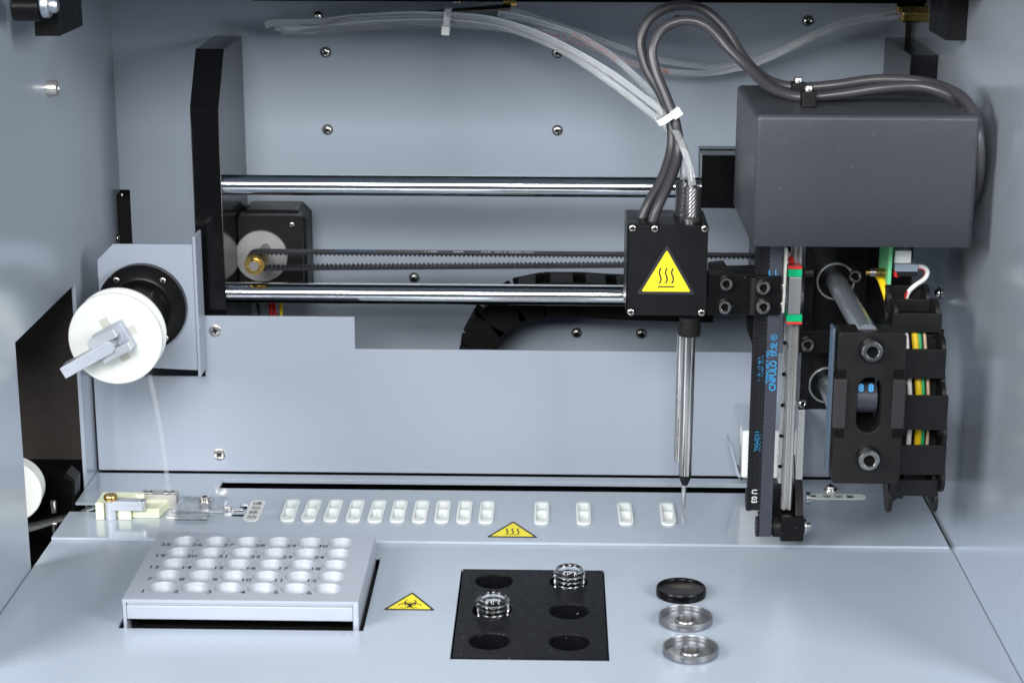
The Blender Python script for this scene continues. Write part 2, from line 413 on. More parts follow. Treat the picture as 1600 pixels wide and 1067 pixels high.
# ---------------------------------------------------------------- spool bracket, spool holder, film reel
YS = 962.0
x0, x1, z0, z1 = rect(156, 382, 305, 578, YS)
t = thing('spool_bracket', 'grey sheet metal bracket with a cut corner carrying the black spool hub', 'bracket', ((x0+x1)/2, YS, z0))
ch = 8.5
c = MB(); c.prism([(x0, z0+2), (x1, z0), (x1, z1), (x0+ch, z1), (x0, z1-ch)], 'xz', YS, YS+1.5); build('face_plate', c, M['panel'], parent=t, bevel=.35)
zf0, zf1 = q(305, 588, YS)[1], q(305, 370, YS)[1]
c = MB(); c.box(x1+.05, x1+1.6, YS-.5, YC-.5, zf0, zf1); build('side_flange', c, M['panel'], parent=t, bevel=.3)
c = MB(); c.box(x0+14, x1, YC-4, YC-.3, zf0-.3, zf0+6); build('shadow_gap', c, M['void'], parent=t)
ce = at(222, 481, Y=958); ax = Vector((0, -1, 0))
t = thing('spool_hub', 'black round flanged spool hub with small screws on the grey bracket', 'spool hub', (ce.x, YS, ce.z-23))
o_ = Vector((ce.x, YS, ce.z))
c = MB(); c.lathe([(0, 0), (23, 0), (23.2, .4), (23.2, 5.2), (22.6, 6), (17, 6), (15.6, 6.5), (14.6, 8), (14.2, 12), (14.2, 48), (0, 48)], o_, ax, n=72)
build('flange', c, M['black'], parent=t)
for a in (52, 128, 232, 308):
    screw('pans', o_ + Vector((19.6*math.cos(math.radians(a)), -6, 19.6*math.sin(math.radians(a)))), FR, t)
YD = 897.0
cd = at(179.5, 530, Y=YD)
# the locking lever is part of the hub and shows in front of the reel
U = Vector((cd.x, YD, cd.z))
ang = math.radians(28); e1 = Vector((math.cos(ang), 0, math.sin(ang))); e2 = Vector((-math.sin(ang), 0, math.cos(ang))); yy = Vector((0, 1, 0))
c = MB(); c.obox(U + Vector((0, -3.2, 0)) + e1*.5, e1*8.2, yy*3.0, e2*7.2); b1 = build('retaining_block', c, M['anod'], parent=t, bevel=.5)
c = MB(); c.obox(U + Vector((0, -9.5, 0)) + e1*(-1.5)+e2*4.3, e1*7.5, yy*3.2, e2*2.2); c.obox(U + Vector((0, -9.5, 0)) + e1*1.0 - e2*4.6, e1*8.0, yy*3.2, e2*2.2)
build('clevis', c, M['alu'], parent=t, bevel=.4)
prof = [(-22, -2.9), (3.0, -3.1), (4.9, -1.9), (5.6, 0), (4.9, 1.9), (3.0, 3.1), (-22, 2.9)]
n_ = len(prof)
lv = MB()
Lc = U + Vector((0, -12, 0)) - e1*2.5 - e2*.4
vs = [Lc + e1*a + e2*b + yy*(3.0) for a, b in prof] + [Lc + e1*a + e2*b - yy*(2.6) - yy*(6 if a < -10 else 0) for a, b in prof]
lv.add(vs, [list(range(n_)), list(range(n_, 2*n_))[::-1]] + [(i, (i+1) % n_, n_+(i+1) % n_, n_+i) for i in range(n_)])
build('locking_lever', lv, M['anod'], parent=t, bevel=.35)
t = thing('tape_reel', 'white plastic tape reel with cross shaped hole on the black spool hub', 'reel', (cd.x, YD, cd.z-23))
# front flange with a cross-shaped recess: thin cross prints of a darker recess behind the block
c = MB(); c.lathe([(6, 0), (22.6, 0), (23.1, .5), (23.1, 2.0), (22.8, 2.4), (6, 2.4)], U, (0, 1, 0), n=96, closed=True); build('front_flange', c, M['white'], parent=t)
c = MB(); c.lathe([(0, 2.5), (20.5, 2.5), (20.5, 10), (0, 10)], U, (0, 1, 0), n=72); build('tape_winding', c, M['cuv'], parent=t)
c = MB(); c.lathe([(0, 10.1), (22.8, 10.1), (23.1, 10.6), (23.1, 12.4), (0, 12.4)], U, (0, 1, 0), n=96); build('rear_flange', c, M['white'], parent=t)
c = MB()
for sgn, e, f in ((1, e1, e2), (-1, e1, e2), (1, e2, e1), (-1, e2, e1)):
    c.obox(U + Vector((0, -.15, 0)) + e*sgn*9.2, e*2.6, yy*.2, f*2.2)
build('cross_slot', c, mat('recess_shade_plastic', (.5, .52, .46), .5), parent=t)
# hanging film strip
pts = [at(233, 585, Y=905), at(243, 630, Y=908), at(252, 680, Y=913), at(259, 730, Y=920), at(263, 768, Y=929)]
P = spline(pts, 8); vs = []
for p in P: vs += [p + Vector((-1.15, 0, 0)), p + Vector((1.15, .5, 0))]
c = MB(); c.add(vs, [(2*i, 2*i+1, 2*i+3, 2*i+2) for i in range(len(P)-1)])
fm = mat('frosted_film', (.85, .87, .88), .15, trans=.5, ior=1.1, alpha=.17)
o = build('film_strip', c, fm, solid=False); sm = o.modifiers.new('t', 'SOLIDIFY'); sm.thickness = .0003
tag(o, 'narrow clear film strip hanging from the white reel down to the deck', 'film')

# ---------------------------------------------------------------- gantry end plates and rods
t = MB()
prof = [(986, 20), (1069.5, 20), (1069.5, 228), (1012, 228), (989.5, 200), (986, 200)]
prof = [(987, 20), (1069.5, 20), (1069.5, 228), (1010, 228), (987, 200)]
t.prism(prof, 'yz', -191.3, -176.2)
gp = tag(build('gantry_end_plate', t, M['gloss'], bevel=.3), 'tall black end plate with a slanted top holding both horizontal rods at the left', 'end plate', 'gantry end plates')
t = MB(); t.box(182.7, 196.7, 989, 1069.5, 150, 229)
tag(build('gantry_end_plate', t, M['gloss'], bevel=.3), 'black end plate in the upper right corner behind the motor cover', 'end plate', 'gantry end plates')
YR = 994.0
for nm, (y_, xe) in (('up', (288.5, 120)), ('lo', (457, 120))):
    zc = at(350, y_, Y=YR).z
    t = MB(); t.cyl((-177, YR, zc), (181, YR, zc), 5.6, n=48)
    tag(build('guide_rod', t, M['chrome']), 'upper polished steel rod spanning the chamber behind the grey cables' if nm == 'up' else 'lower polished steel rod just above the stepped grey cover plate', 'rod', 'horizontal guide rods')

# ---------------------------------------------------------------- stepper motor, pulley, belt
YM = 1030.0
x0, x1, z0, z1 = rect(353, 337, 473, 474, YM)
t = thing('stepper_motor', 'black square stepper motor with round silver boss beside the left end plate', 'motor', ((x0+x1)/2, YM, z0))
c = MB(); hx, hz = (x1-x0)/2, (z1-z0)/2
def oct_(h1, h2, k): return [(-h1+k, -h2), (h1-k, -h2), (h1, -h2+k), (h1, h2-k), (h1-k, h2), (-h1+k, h2), (-h1, h2-k), (-h1, -h2+k)]
mx_, mz_ = (x0+x1)/2, (z0+z1)/2
x0 = max(x0, -176.0); mx_ = (x0+x1)/2; hx = (x1-x0)/2
c.prism([(mx_+a, mz_+b) for a, b in oct_(hx, hz, 1.2)], 'xz', YM, YM+9); c.prism([(mx_+a, mz_+b) for a, b in oct_(hx+1.4, hz+1.4, 5)], 'xz', YM+9.1, YM+34)
build('body', c, M['matt'], parent=t, bevel=.5)
bc = at(408, 401, Y=YM-2)
pc = at(399, 412, Y=990)
c = MB(); c.lathe([(0, 0), (14.6, 0), (14.6, 1.5), (14.2, 2), (6.8, 2), (6.8, 1.7), (6.5, 1.7), (6.5, 2), (0, 2)], (bc.x, YM, bc.z), FR, n=64); build('boss', c, M['castal'], parent=t)
for x, y in ((456, 351),): screw('pans', at(x, y, Y=YM), FR, t)
c = MB(); n_ = 22; pr = []
for i in range(n_*4):
    a = 2*PI*i/(n_*4); r = 5.6 if i % 4 in (0, 1) else 5.0; pr.append((pc.x + r*math.cos(a), pc.z + r*math.sin(a)))
c.prism(pr, 'xz', 986, 1001); c.cyl((pc.x, 985, pc.z), (pc.x, 986, pc.z), 3.6, n=32)
pl = build('pulley', c, M['brass'], parent=t)
c = MB(); c.cyl((pc.x, 984.6, pc.z), (pc.x, YM, pc.z), 2.5, n=32); build('shaft', c, M['pin'], parent=t)
def belt_profile(x_a, x_b, za, zb_, th, teeth_down, pitch=2.4, tooth=.75):
    n = int(abs(x_b-x_a)/pitch); outer = []; inner = []
    for i in range(n+1):
        for k, d in ((0, 0), (.45, 0), (.55, tooth), (.95, tooth)):
            x = x_a + (x_b-x_a)*(i+k)/(n+1); z = za + (zb_-za)*(i+k)/(n+1)
            inner.append((x, z + (-1 if teeth_down else 1)*(th/2 + d)))
    outer = [(x_a, za + (1 if teeth_down else -1)*th/2), (x_b, zb_ + (1 if teeth_down else -1)*th/2)]
    return outer, inner
t = thing('drive_belt', 'long black toothed belt running between the two polished rods', 'belt', (-50, 992, pc.z-6))
YBt = 990.0
za = at(450, 395.5, Y=YBt).z; zb_ = at(1170, 401.5, Y=YBt).z
c = MB()
o1, i1 = belt_profile(pc.x, 108, za, zb_, 1.1, True)
c.prism(o1 + i1[::-1], 'xz', YBt, YBt+7.5)
za2 = at(450, 422.0, Y=YBt).z; zb2 = at(968, 417, Y=YBt).z
o2, i2 = belt_profile(pc.x, 40, za2, zb2, 1.2, False)
c.prism(o2 + i2[::-1], 'xz', YBt, YBt+7.5)
# wrap around the pulley
arc = []; R_ = (za+.55 - (za2-.6))/2; cz = ((za+.55)+(za2-.6))/2
for k in range(25):
    a = PI/2 + PI*k/24; arc.append((pc.x + R_*math.cos(a), cz + R_*math.sin(a)))
arc2 = [(pc.x + (x-pc.x)*(1-1.3/R_), cz + (z-cz)*(1-1.3/R_)) for x, z in arc]
c.prism(arc + arc2[::-1], 'xz', YBt, YBt+7.5)
build('toothed_band', c, M['rubber'], parent=t)
c = MB()
for txt, x, s_ in (('1188', 672, 1.0), ('888', 716, 1.0), ('068', 759, 1.0), ('0819 88881800', 803, 1.0)):
    p = at(x, 395.3, Y=YBt+1); z_ = za + (zb_-za)*(p.x-pc.x)/(108-pc.x) + .62
    c.text(txt, 4.6 if len(txt) < 5 else 4.2, (p.x, YBt+3.3, z_), (1, 0, 0), (0, 1, 0), .06, bold=.05, sx=.8)
build('printing', c, M['whink'], parent=t, smooth=False, solid=False)
c = MB()
for x in (535, 560, 575):
    p = at(x, 395, Y=YBt); z_ = za + (zb_-za)*(p.x-pc.x)/(108-pc.x) + .62
    c.text('MXL', 4.4, (p.x, YBt+3.3, z_), (1, 0, 0), (0, 1, 0), .06)
build('printing', c, M['cyan'], parent=t, smooth=False, solid=False)
# motor leads
for k, (mt, xs, lab) in enumerate((('wred', (419, 425), 'red wire dropping beneath the stepper motor, left of the yellow one'), ('wyel', (437, 439), 'yellow wire dropping beneath the stepper motor'),
                         ('wblk', (400, 407), 'thin black wire dropping beneath the stepper motor'))):
    c = MB()
    for j in range(2 if mt == 'wred' else 1):
        c.tube([at(xs[0]+j*6, 462, Y=1040), at((xs[0]+xs[1])/2+j*6+1, 485, Y=1036), at(xs[1]+j*6, 520, Y=1030)], 1.0, n=10)
    tag(build('motor_wire', c, M[mt]), lab, 'wire', 'leads under the stepper motor')

# ---------------------------------------------------------------- rear cable chain
t = thing('cable_chain', 'black cable chain curling down behind the lower rod at the back wall', 'cable chain', at(745, 560, Y=1040))
path = [at(740, 580, Y=1040), at(744, 545, Y=1040), at(760, 507, Y=1040), at(795, 474, Y=1040), at(850, 460, Y=1040), at(905, 460, Y=1040), at(970, 464, Y=1040), at(1040, 466, Y=1040), at(1110, 468, Y=1040)]
P = spline(path, 4); acc = 0; last = 0
pts_ = [P[0]]
for a, b in zip(P, P[1:]):
    acc += (b-a).length
    if acc >= 15: pts_.append(b); acc = 0
for a, b in zip(pts_, pts_[1:]):
    d = (b-a); L_ = d.length; d.normalize(); nz = d.cross(Vector((0, 1, 0))); nz = -nz if nz.dot(Vector((-.5, 0, 1))) < 0 else nz
    m_ = (a+b)/2; c = MB()
    for y_ in (-13, 13):
        c.obox(m_ + Vector((0, y_, 0)), d*(L_*.55), Vector((0, 1.3, 0)), nz*9.8)
    c.obox(m_ + nz*8.8, d*(L_*.33), Vector((0, 11.8, 0)), nz*.9); c.obox(m_ - nz*8.8, d*(L_*.33), Vector((0, 11.8, 0)), nz*.9)
    build('link', c, M['chain'], parent=t, bevel=.8)

# ---------------------------------------------------------------- stickers
def tri_sticker(name, O, U, V, s_, kind, parent=None, lift=.12):
    h = s_*.866
    c = MB()
    def rt(k, cut):
        A, B, C_ = Vector((-k/2, -k*.866/3)), Vector((k/2, -k*.866/3)), Vector((0, k*.866*2/3)); out = []
        for p, a, b in ((A, C_, B), (B, A, C_), (C_, B, A)):
            out += [tuple(p + (a-p).normalized()*cut), tuple(p + (b-p).normalized()*cut)]
        return out
    c.poly(rt(s_, .9), O, U, V, lift, 0); c.poly(rt(s_*.83, .5), O, U, V, lift+.08, 1)
    if kind == 'hot':
        for dx in (-.105, .0, .105):
            pts = [(dx*s_ + .022*s_*math.sin(k/10*2*PI), (-.10 + .27*k/10)*s_) for k in range(11)]
            pts = [(x + .012*s_*(k-5)/5, y) for k, (x, y) in enumerate(pts)]
            c.stroke(pts, s_*.027, O, U, V, lift+.16, 0)
        c.stroke([(-.14*s_, -.155*s_), (.14*s_, -.155*s_)], s_*.026, O, U, V, lift+.16, 0)
    else:
        r = .105*s_
        for k in range(3):
            a0 = math.radians(90 + 120*k); cx, cy = .125*s_*math.cos(a0), .125*s_*math.sin(a0) - .035*s_
            pts = []
            for j in range(25):
                a = a0 + math.radians(28 + 304*j/24); pts.append((cx + r*math.cos(a), cy + r*math.sin(a)))
            for j in range(24):
                tt = abs(j-12)/12; c.stroke(pts[j:j+2], s_*(.018 + .04*(1-tt)**1.5), O, U, V, lift+.16, 0)
        pts = [(.098*s_*math.cos(2*PI*j/20), .098*s_*math.sin(2*PI*j/20) - .035*s_) for j in range(21)]
        c.stroke(pts, s_*.018, O, U, V, lift+.16, 0)
        c.poly([(.028*s_*math.cos(2*PI*j/12), .028*s_*math.sin(2*PI*j/12)-.035*s_) for j in range(12)], O, U, V, lift+.17, 0)
    return build(name, c, [M['ink'], M['yellow']], parent=parent, smooth=False, solid=False)
o = tri_sticker('warning_sticker', (at(801, 830, Z=DZ).x, at(801, 831, Z=DZ).y, DZ), (1, 0, 0), (0, 1, 0), 26.0, 'hot')
tag(o, 'yellow triangular hot surface sticker on the grey deck below the row of white slots', 'sticker')
o = tri_sticker('warning_sticker', (at(641, 943, Z=0).x, at(641, 943.5, Z=0).y, 0), (1, 0, 0), (0, 1, 0), 24.0, 'bio')
tag(o, 'yellow triangular biohazard sticker on the front floor right of the sample rack', 'sticker')

# ---------------------------------------------------------------- white deck slots
ordn = ['first', 'second', 'third', 'fourth', 'fifth', 'sixth', 'seventh', 'eighth', 'ninth', 'tenth']
cm = MB()
N6 = 6
cm.ring(rrect(0, 0, 3.7, 15.4, 3.0, N6), rrect(0, 0.6, 2.55, 12.4, .9, N6), -15.4*0, 1.0)
inner_prof = [(-12.2, .2), (-7.2, -.1), (-6.9, -4.8), (-6.6, -5.2), (-3.6, -4.9), (1.2, -1.0), (2.2, .2), (3.0, .45), (4.2, .1), (6.6, -.6), (9.6, -.3), (12.9, .9)]
vs = []
for y, z in inner_prof: vs += [(-2.6, y+.3, z), (2.6, y+.3, z)]
cm.add(vs, [(2*i, 2*i+1, 2*i+3, 2*i+2) for i in range(len(inner_prof)-1)])
for sx in (-2.65, 2.65):
    cm.add([(sx, -13, .9), (sx, 13.4, .9), (sx, 13.4, -6), (sx, -13, -6)], [(0, 1, 2, 3)])
cm.add([(-2.6, 13.2, .9), (2.6, 13.2, .9), (2.6, 13.2, -1), (-2.6, 13.2, -1)], [(0, 1, 2, 3)])
slot_me = mesh_only('slot', cm, [M['cuv']])
for i, x in enumerate(CUV):
    o = bpy.data.objects.new('cuvette_slot', slot_me); COL.objects.link(o); o.location = Vector((x + random.uniform(-.15, .15), 920.8 + random.uniform(-.25, .25), DZ+.02))*S; o.rotation_euler = (0, 0, math.radians(random.uniform(-1.2, 1.2)))
    lab = ('white cuvette slot in the deck, %s from the left of the ten close together' % ordn[i]) if i < 10 else \
          ('white cuvette slot in the deck, %s of the four spaced wide apart' % ordn[i-10])
    if i == 13: lab = 'white plastic cuvette slot in the deck right beside the needle tip'
    tag(o, lab, 'cuvette slot', 'white cuvette slots in the deck')

# ---------------------------------------------------------------- printed labels on the deck
ce = (at(398, 797, Z=DZ).x, at(398, 798, Z=DZ).y)
t = thing('deck_label', 'white rounded label with four stacked Chinese characters left of the white slots', 'label', (*ce, DZ))
c = MB(); c.prism(rrect(ce[0], ce[1], 3.9, 15.2, 3.2), 'xy', DZ+.02, DZ+.25); build('film', c, M['label'], parent=t)
c = MB()
for k, chh in enumerate('请勿移动'): c.text(chh, 5.4, (ce[0], ce[1] + 9.8 - 6.5*k, DZ+.25), (1, 0, 0), (0, 1, 0), .1, bold=.015)
build('lettering', c, M['ink'], parent=t, smooth=False, solid=False)
a = at(1266, 775.5, Z=DZ); b = at(1352, 775.5, Z=DZ); cy = a.y
t = thing('deck_label', 'pale strip label with upside down characters on the deck right of the vertical arm', 'label', ((a.x+b.x)/2, cy, DZ))
c = MB(); c.prism(rrect((a.x+b.x)/2, cy, (b.x-a.x)/2, 3.9, 2.6), 'xy', DZ+.02, DZ+.25); build('film', c, M['label'], parent=t)
c = MB()
for k, chh in enumerate('清洗池'): c.text(chh, 4.6, (at(1328 - 18*k, 775, Z=DZ).x, cy, DZ+.25), (-1, 0, 0), (0, -1, 0), .1, bold=.06)
build('lettering', c, M['ink'], parent=t, smooth=False, solid=False)

# ---------------------------------------------------------------- tape feeder on the left of the deck
def dk(x, y, Z=DZ): return at(x, y, Z=Z)
zf = 10.5
t = thing('tape_feeder', 'pale yellow plastic feeder block with aluminium arm and brass screw on the deck', 'feeder', (-215, 925, DZ))
L0 = at(150, 812, Z=DZ); yf = L0.y
xl = L0.x
c = MB()
xr1 = at(205, 812, Z=DZ).x; xr2 = at(256, 805, Z=DZ).x
yk = at(165, 768, Z=zf).y
c.prism([(xl, yf), (xl+4.2, yf), (xl+4.2, yf+3), (xl+11.6, yf+3), (xl+11.6, yf), (xr1, yf), (xr1, yf+5.5), (xr1+.1, yf+13), (at(219, 782, Z=zf).x, yf+13), (at(219, 782, Z=zf).x, yk), (xl, yk)], 'xy', DZ+.02, zf)
build('block', c, M['yel'], parent=t, bevel=.5)
c = MB(); xb = at(255, 784, Z=6).x
c.prism([(xr1+.2, yf+3.2), (xr2-1.5, yf+3.2), (xr2+1.5, yf+19), (xr1+.2, yf+19)], 'xy', DZ+.02, 6.5)
build('tongue', c, M['yel'], parent=t, bevel=.4)
px_ = at(173, 800, Y=yf).x; 
c = MB(); c.cyl((px_, yf+1.5, DZ+.05), (px_, yf+1.5, zf+1), 2.7)
c.prism(rrect(px_+7.6, yf+1.5, 10.4, 2.7, 2.6, 8), 'xy', zf-3.5, zf+1.5)
build('arm', c, M['anod'], parent=t, bevel=.2)
c = MB(); c.box(px_+15.5, px_+17.9, yf-1.0, yf+4, zf-3.6, zf+1.55); build('arm_end', c, M['steel'], parent=t, bevel=.2)
c = MB(); c.lathe([(0, 0), (3.4, 0), (3.5, .4), (3.5, 2.0), (3.1, 2.6), (0, 2.6)], (px_, yf+1.5, zf+1.6), n=36)
build('brass_screw', c, M['brass'], parent=t)
a, b = at(218, 772, Y=yf+17), at(276, 784, Y=yf+17)
c = MB(); c.box(a.x, b.x, yf+16, yf+24.5, DZ+.1, a.z); sb = build('steel_block', c, M['dsteel'], parent=t, bevel=.3)
for xx in (a.x+2.5, a.x+5.2, b.x-6, b.x-2.6): screw('csks', (xx, yf+20.5, a.z), (0, 0, 1), t)
a, b = dk(258, 806, 4), dk(352, 784, 4)
t2 = thing('acrylic_guide', 'clear acrylic guide plate held by a washer screw right of the yellow feeder', 'guide plate', ((a.x+b.x)/2, a.y, DZ))
c = MB(); c.box(a.x, b.x-6, a.y, a.y+9.5, DZ+.05, DZ+2.0); c.box(a.x+3, b.x, a.y+9.6, b.y+8, DZ+.05, DZ+2.6)
build('plate', c, M['acryl'], parent=t2, bevel=.25)
c = MB(); c.box(a.x+2, b.x+2, a.y+5, a.y+9.3, DZ+2.1, DZ+2.8); build('channel', c, M['acryl'], parent=t2, bevel=.15)
sp = dk(319, 784, DZ+3); screw('panw', (sp.x, sp.y+2, DZ+2.65), (0, 0, 1), t2); 
c = MB(); c.cyl((sp.x, sp.y+2, DZ+3.2), (sp.x, sp.y+2, DZ+5.2), 2.9, n=28); build('spacer', c, M['nickel'], parent=t2)
e = dk(357, 798, DZ); c = MB(); c.box(e.x-2, e.x+1.5, e.y-1.6, e.y+1.6, DZ+.1, DZ+2.6); c.box(e.x+1.6, e.x+7.5, e.y-1.2, e.y+2.5, DZ+.05, DZ+.9); build('pusher', c, M['steel'], parent=t2, bevel=.25)

# ---------------------------------------------------------------- sample rack
ZR = 12.8
t = thing('sample_rack', 'satin aluminium sample rack with thirty numbered wells in the floor cut-out', 'rack', ((RK[0]+RK[1])/2, 820, 0))
cols = [-175.6 + 14.96*i for i in range(6)]; rows = [793.1 + 14.05*j for j in range(5)]
c = MB(); hx, hy = 7.48, 7.025; Rw = 6.4
zw = ZR - 9.2
for x in cols:
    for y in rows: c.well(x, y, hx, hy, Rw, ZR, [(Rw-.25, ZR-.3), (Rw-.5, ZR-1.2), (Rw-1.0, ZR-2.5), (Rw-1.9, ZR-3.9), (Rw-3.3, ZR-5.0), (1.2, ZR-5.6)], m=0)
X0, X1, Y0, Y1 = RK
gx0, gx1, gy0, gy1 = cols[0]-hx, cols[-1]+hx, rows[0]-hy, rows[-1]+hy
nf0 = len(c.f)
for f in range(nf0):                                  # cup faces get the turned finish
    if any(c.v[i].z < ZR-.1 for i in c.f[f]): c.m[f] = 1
for (a0, a1, b0, b1) in ((X0, X1, Y0, gy0), (X0, X1, gy1, Y1), (X0, gx0, gy0, gy1), (gx1, X1, gy0, gy1)):
    c.add([(a0, b0, ZR), (a1, b0, ZR), (a1, b1, ZR), (a0, b1, ZR)], [(0, 1, 2, 3)])
zl = -18
c.add([(X0, Y0, ZR), (X0, Y1, ZR), (X0, Y1, zl), (X0, Y0, zl)], [(0, 1, 2, 3)])
c.add([(X1, Y0, ZR), (X1, Y1, ZR), (X1, Y1, zl), (X1, Y0, zl)], [(3, 2, 1, 0)])
c.add([(X0, Y1, ZR), (X1, Y1, ZR), (X1, Y1, zl), (X0, Y1, zl)], [(0, 1, 2, 3)])
c.add([(X0, Y0, ZR), (X1, Y0, ZR), (X1, Y0, ZR-1.6), (X0, Y0, ZR-1.6)], [(3, 2, 1, 0)])
import bmesh
build('top_plate', c, [M['anod'], M['well']], parent=t, smooth=True, angle=30, solid=False)
c = MB()                                              # front bar: groove and lower rail
c.box(X0+1.6, X1-2.6, Y0+.8, Y0+5, ZR-3.0, ZR-1.65); c.box(X0+1.6, X1-2.6, Y0+.2, Y0+6, 3.2, ZR-3.05)
build('front_bar', c, M['anod'], parent=t, bevel=.35)
for xa, xb in ((X0+.02, X0+1.5), (X1-2.5, X1-.02)):
    c = MB(); c.box(xa, xb, Y0+.02, Y0+8, zl, ZR-1.65); build('end_leg', c, M['anod'], parent=t, bevel=.2)
c = MB(); k_ = 0
for j, y in enumerate(rows):
    for i, x in enumerate(cols):
        k_ += 1; c.text(str(k_), 4.7, (x-8.7+ (1.0 if k_ < 10 else .2), y-5.0, ZR), (1, 0, 0), (0, 1, 0), .08, sx=1.12, bold=.07)
build('numbering', c, M['ink'], parent=t, smooth=False, solid=False)
c = MB(); c.box(X0+3, X1-3, Y0+9, Y1-2, -17, -3.5)
build('dark_core', c, M['void'], parent=t)

# ---------------------------------------------------------------- black reagent block with vials
X0, X1, Y0, Y1 = BK; ZB_ = .3
t = MB()
hxs = (-27.2, 7.8); hys = (834.0, 800.0, 766.8); Rh = 9.2
xm = (hxs[0]+hxs[1])/2
xe = [X0, xm, X1]; ye = [Y1, (hys[0]+hys[1])/2, (hys[1]+hys[2])/2, Y0]
for i in range(2):
    for j in range(3):
        cx, cy = hxs[i], hys[j]; ax, ay = 11.5, 11.5
        t.well(cx, cy, ax, ay, Rh, ZB_, [(Rh-.5, ZB_-.7), (Rh-.7, ZB_-14)], n=48)
        a0, a1, b0, b1 = xe[i], xe[i+1], ye[j+1], ye[j]
        for (p0, p1, q0, q1) in ((a0, a1, b0, cy-ay), (a0, a1, cy+ay, b1), (a0, cx-ax, cy-ay, cy+ay), (cx+ax, a1, cy-ay, cy+ay)):
            t.add([(p0, q0, ZB_), (p1, q0, ZB_), (p1, q1, ZB_), (p0, q1, ZB_)], [(0, 1, 2, 3)])
for a_, b_ in (((X0, Y0), (X1, Y0)), ((X1, Y0), (X1, Y1)), ((X1, Y1), (X0, Y1)), ((X0, Y1), (X0, Y0))):
    t.add([(*a_, -16), (*b_, -16), (*b_, ZB_), (*a_, ZB_)], [(0, 1, 2, 3)])
rb = tag(build('reagent_block', t, mat('black_block', (.0035, .004, .005), .4, bump=.05, bscale=1800, rvar=.06, cvar=.3, cscale=500, spec=.12, dust=.72), smooth=True, angle=30),
    'flat black reagent block with six round holes set in the front floor', 'reagent block')
def vial(cx, cy, ztop, lab, tilt):
    c = MB(); R_ = 6.6; prof = [(R_-1.4, -6)]
    out = [(R_, -6), (R_, 0)]
    for k in range(4):
        zc = ztop - 8.9 + 2.35*k
        out += [(R_-.1, zc-1.0), (R_+.45, zc-.65), (R_+1.0, zc-.05), (R_+.45, zc+.55), (R_-.1, zc+.9)]
    out += [(R_-.1, ztop-.9), (R_-.2, ztop-.4), (R_-.5, ztop), (R_-1.1, ztop-.1), (R_-1.35, ztop-.5), (R_-1.4, ztop-1)]
    c.lathe(prof + out, (cx, cy, ZB_), n=64, closed=True)
    o = build('glass_vial', c, M['glass'], angle=60)
    return tag(o, lab, 'vial', 'glass vials in the black block')
vial(hxs[0]+.6, hys[1]-1.0, 7.3, 'clear glass vial with threaded neck standing in the left hole of the middle row', 0)
vial(hxs[1]+.4, hys[0]-1.0, 7.3, 'clear glass vial with threaded neck in the far right hole of the black block', 0)

# ---------------------------------------------------------------- cap rings on the front floor
def ringthing(x, y, name, prof, mt, lab, cat, grp=None, R0=12.0, n=72):
    p = at(x, y, Z=0); c = MB(); c.lathe(prof, (p.x, p.y, .05), n=n, closed=False)
    o = build(name, c, mt, angle=30); tag(o, lab, cat, grp); return o
p = at(1064, 928, Z=0)
ringthing(1064, 928, 'black_cap', [(0, 0), (11.6, 0), (11.7, .5), (11.5, 3.2), (11.2, 3.7), (10.8, 3.7), (10.4, 3.3), (10.2, 2.9), (9.8, 2.7), (0, 2.7)], mat('black_gloss_plastic', (.0022, .0022, .0026), .22, spec=.18), 'shiny black round cap lying open on the floor behind the metal rings', 'cap')
gm = mat('grey_anodised_aluminium', (.25, .258, .275), .32, .85, bump=.05, bscale=1200, rvar=.08, cscale=300)
prof = [(4.1, -.04), (12, 0), (12.15, .3), (12.05, 2.9), (11.9, 3.3), (11.35, 3.3), (11.15, 3.0), (11.05, 1.1), (10.75, .8), (5.0, .8), (4.7, 1.5), (4.35, 1.5), (4.1, 1.2), (4.1, -.04)]
for (x, y), lab in (((1071, 971), 'grey metal ring with central hole, between the black cap and the nearest ring'), ((1078.5, 1020), 'grey metal ring with central hole nearest the front edge of the floor')):
    o = ringthing(x, y, 'metal_ring', prof, gm, lab, 'ring', 'grey metal rings on the floor')
    p = at(x, y, Z=0); 
    c = MB(); c.lathe([(0, .2), (4.05, .2)], (p.x, p.y, .05), n=32); build('dark_hole', c, M['brown'], parent=o, solid=False)

# ---------------------------------------------------------------- heated probe head
YH = 880.0
t = thing('probe_head', 'black square heated probe head with hot surface sticker and steel needle', 'probe head', (54, YH+18, 10))
x0, x1, z0, z1 = rect(979, 352, 1105, 492, YH)
c = MB(); c.box(x0, x1, YH+1.6, YH+36, z0, z1); build('housing', c, M['black'], parent=t, bevel=.4)
c = MB(); c.box(x0+.9, x1+.0, YH, YH+1.5, z0-.3, z1-.1); build('front_lid', c, mat('black_lid', (.006, .0065, .0078), .4, bump=.04, bscale=1800, rvar=.05, spec=.22), parent=t, bevel=.25)
for x, y in ((983, 356), (1023, 357), (1101, 357), (979, 487), (1096, 488)):
    p = at(x, y, Y=YH); screw('pans', (max(x0+2.4, p.x), YH, p.z), FR, t)
p = at(1041, 434, Y=YH); tri_sticker('hot_surface_sticker', (p.x, YH-.02, p.z), (1, 0, 0), (0, 0, 1), 28.0, 'hot', parent=t)
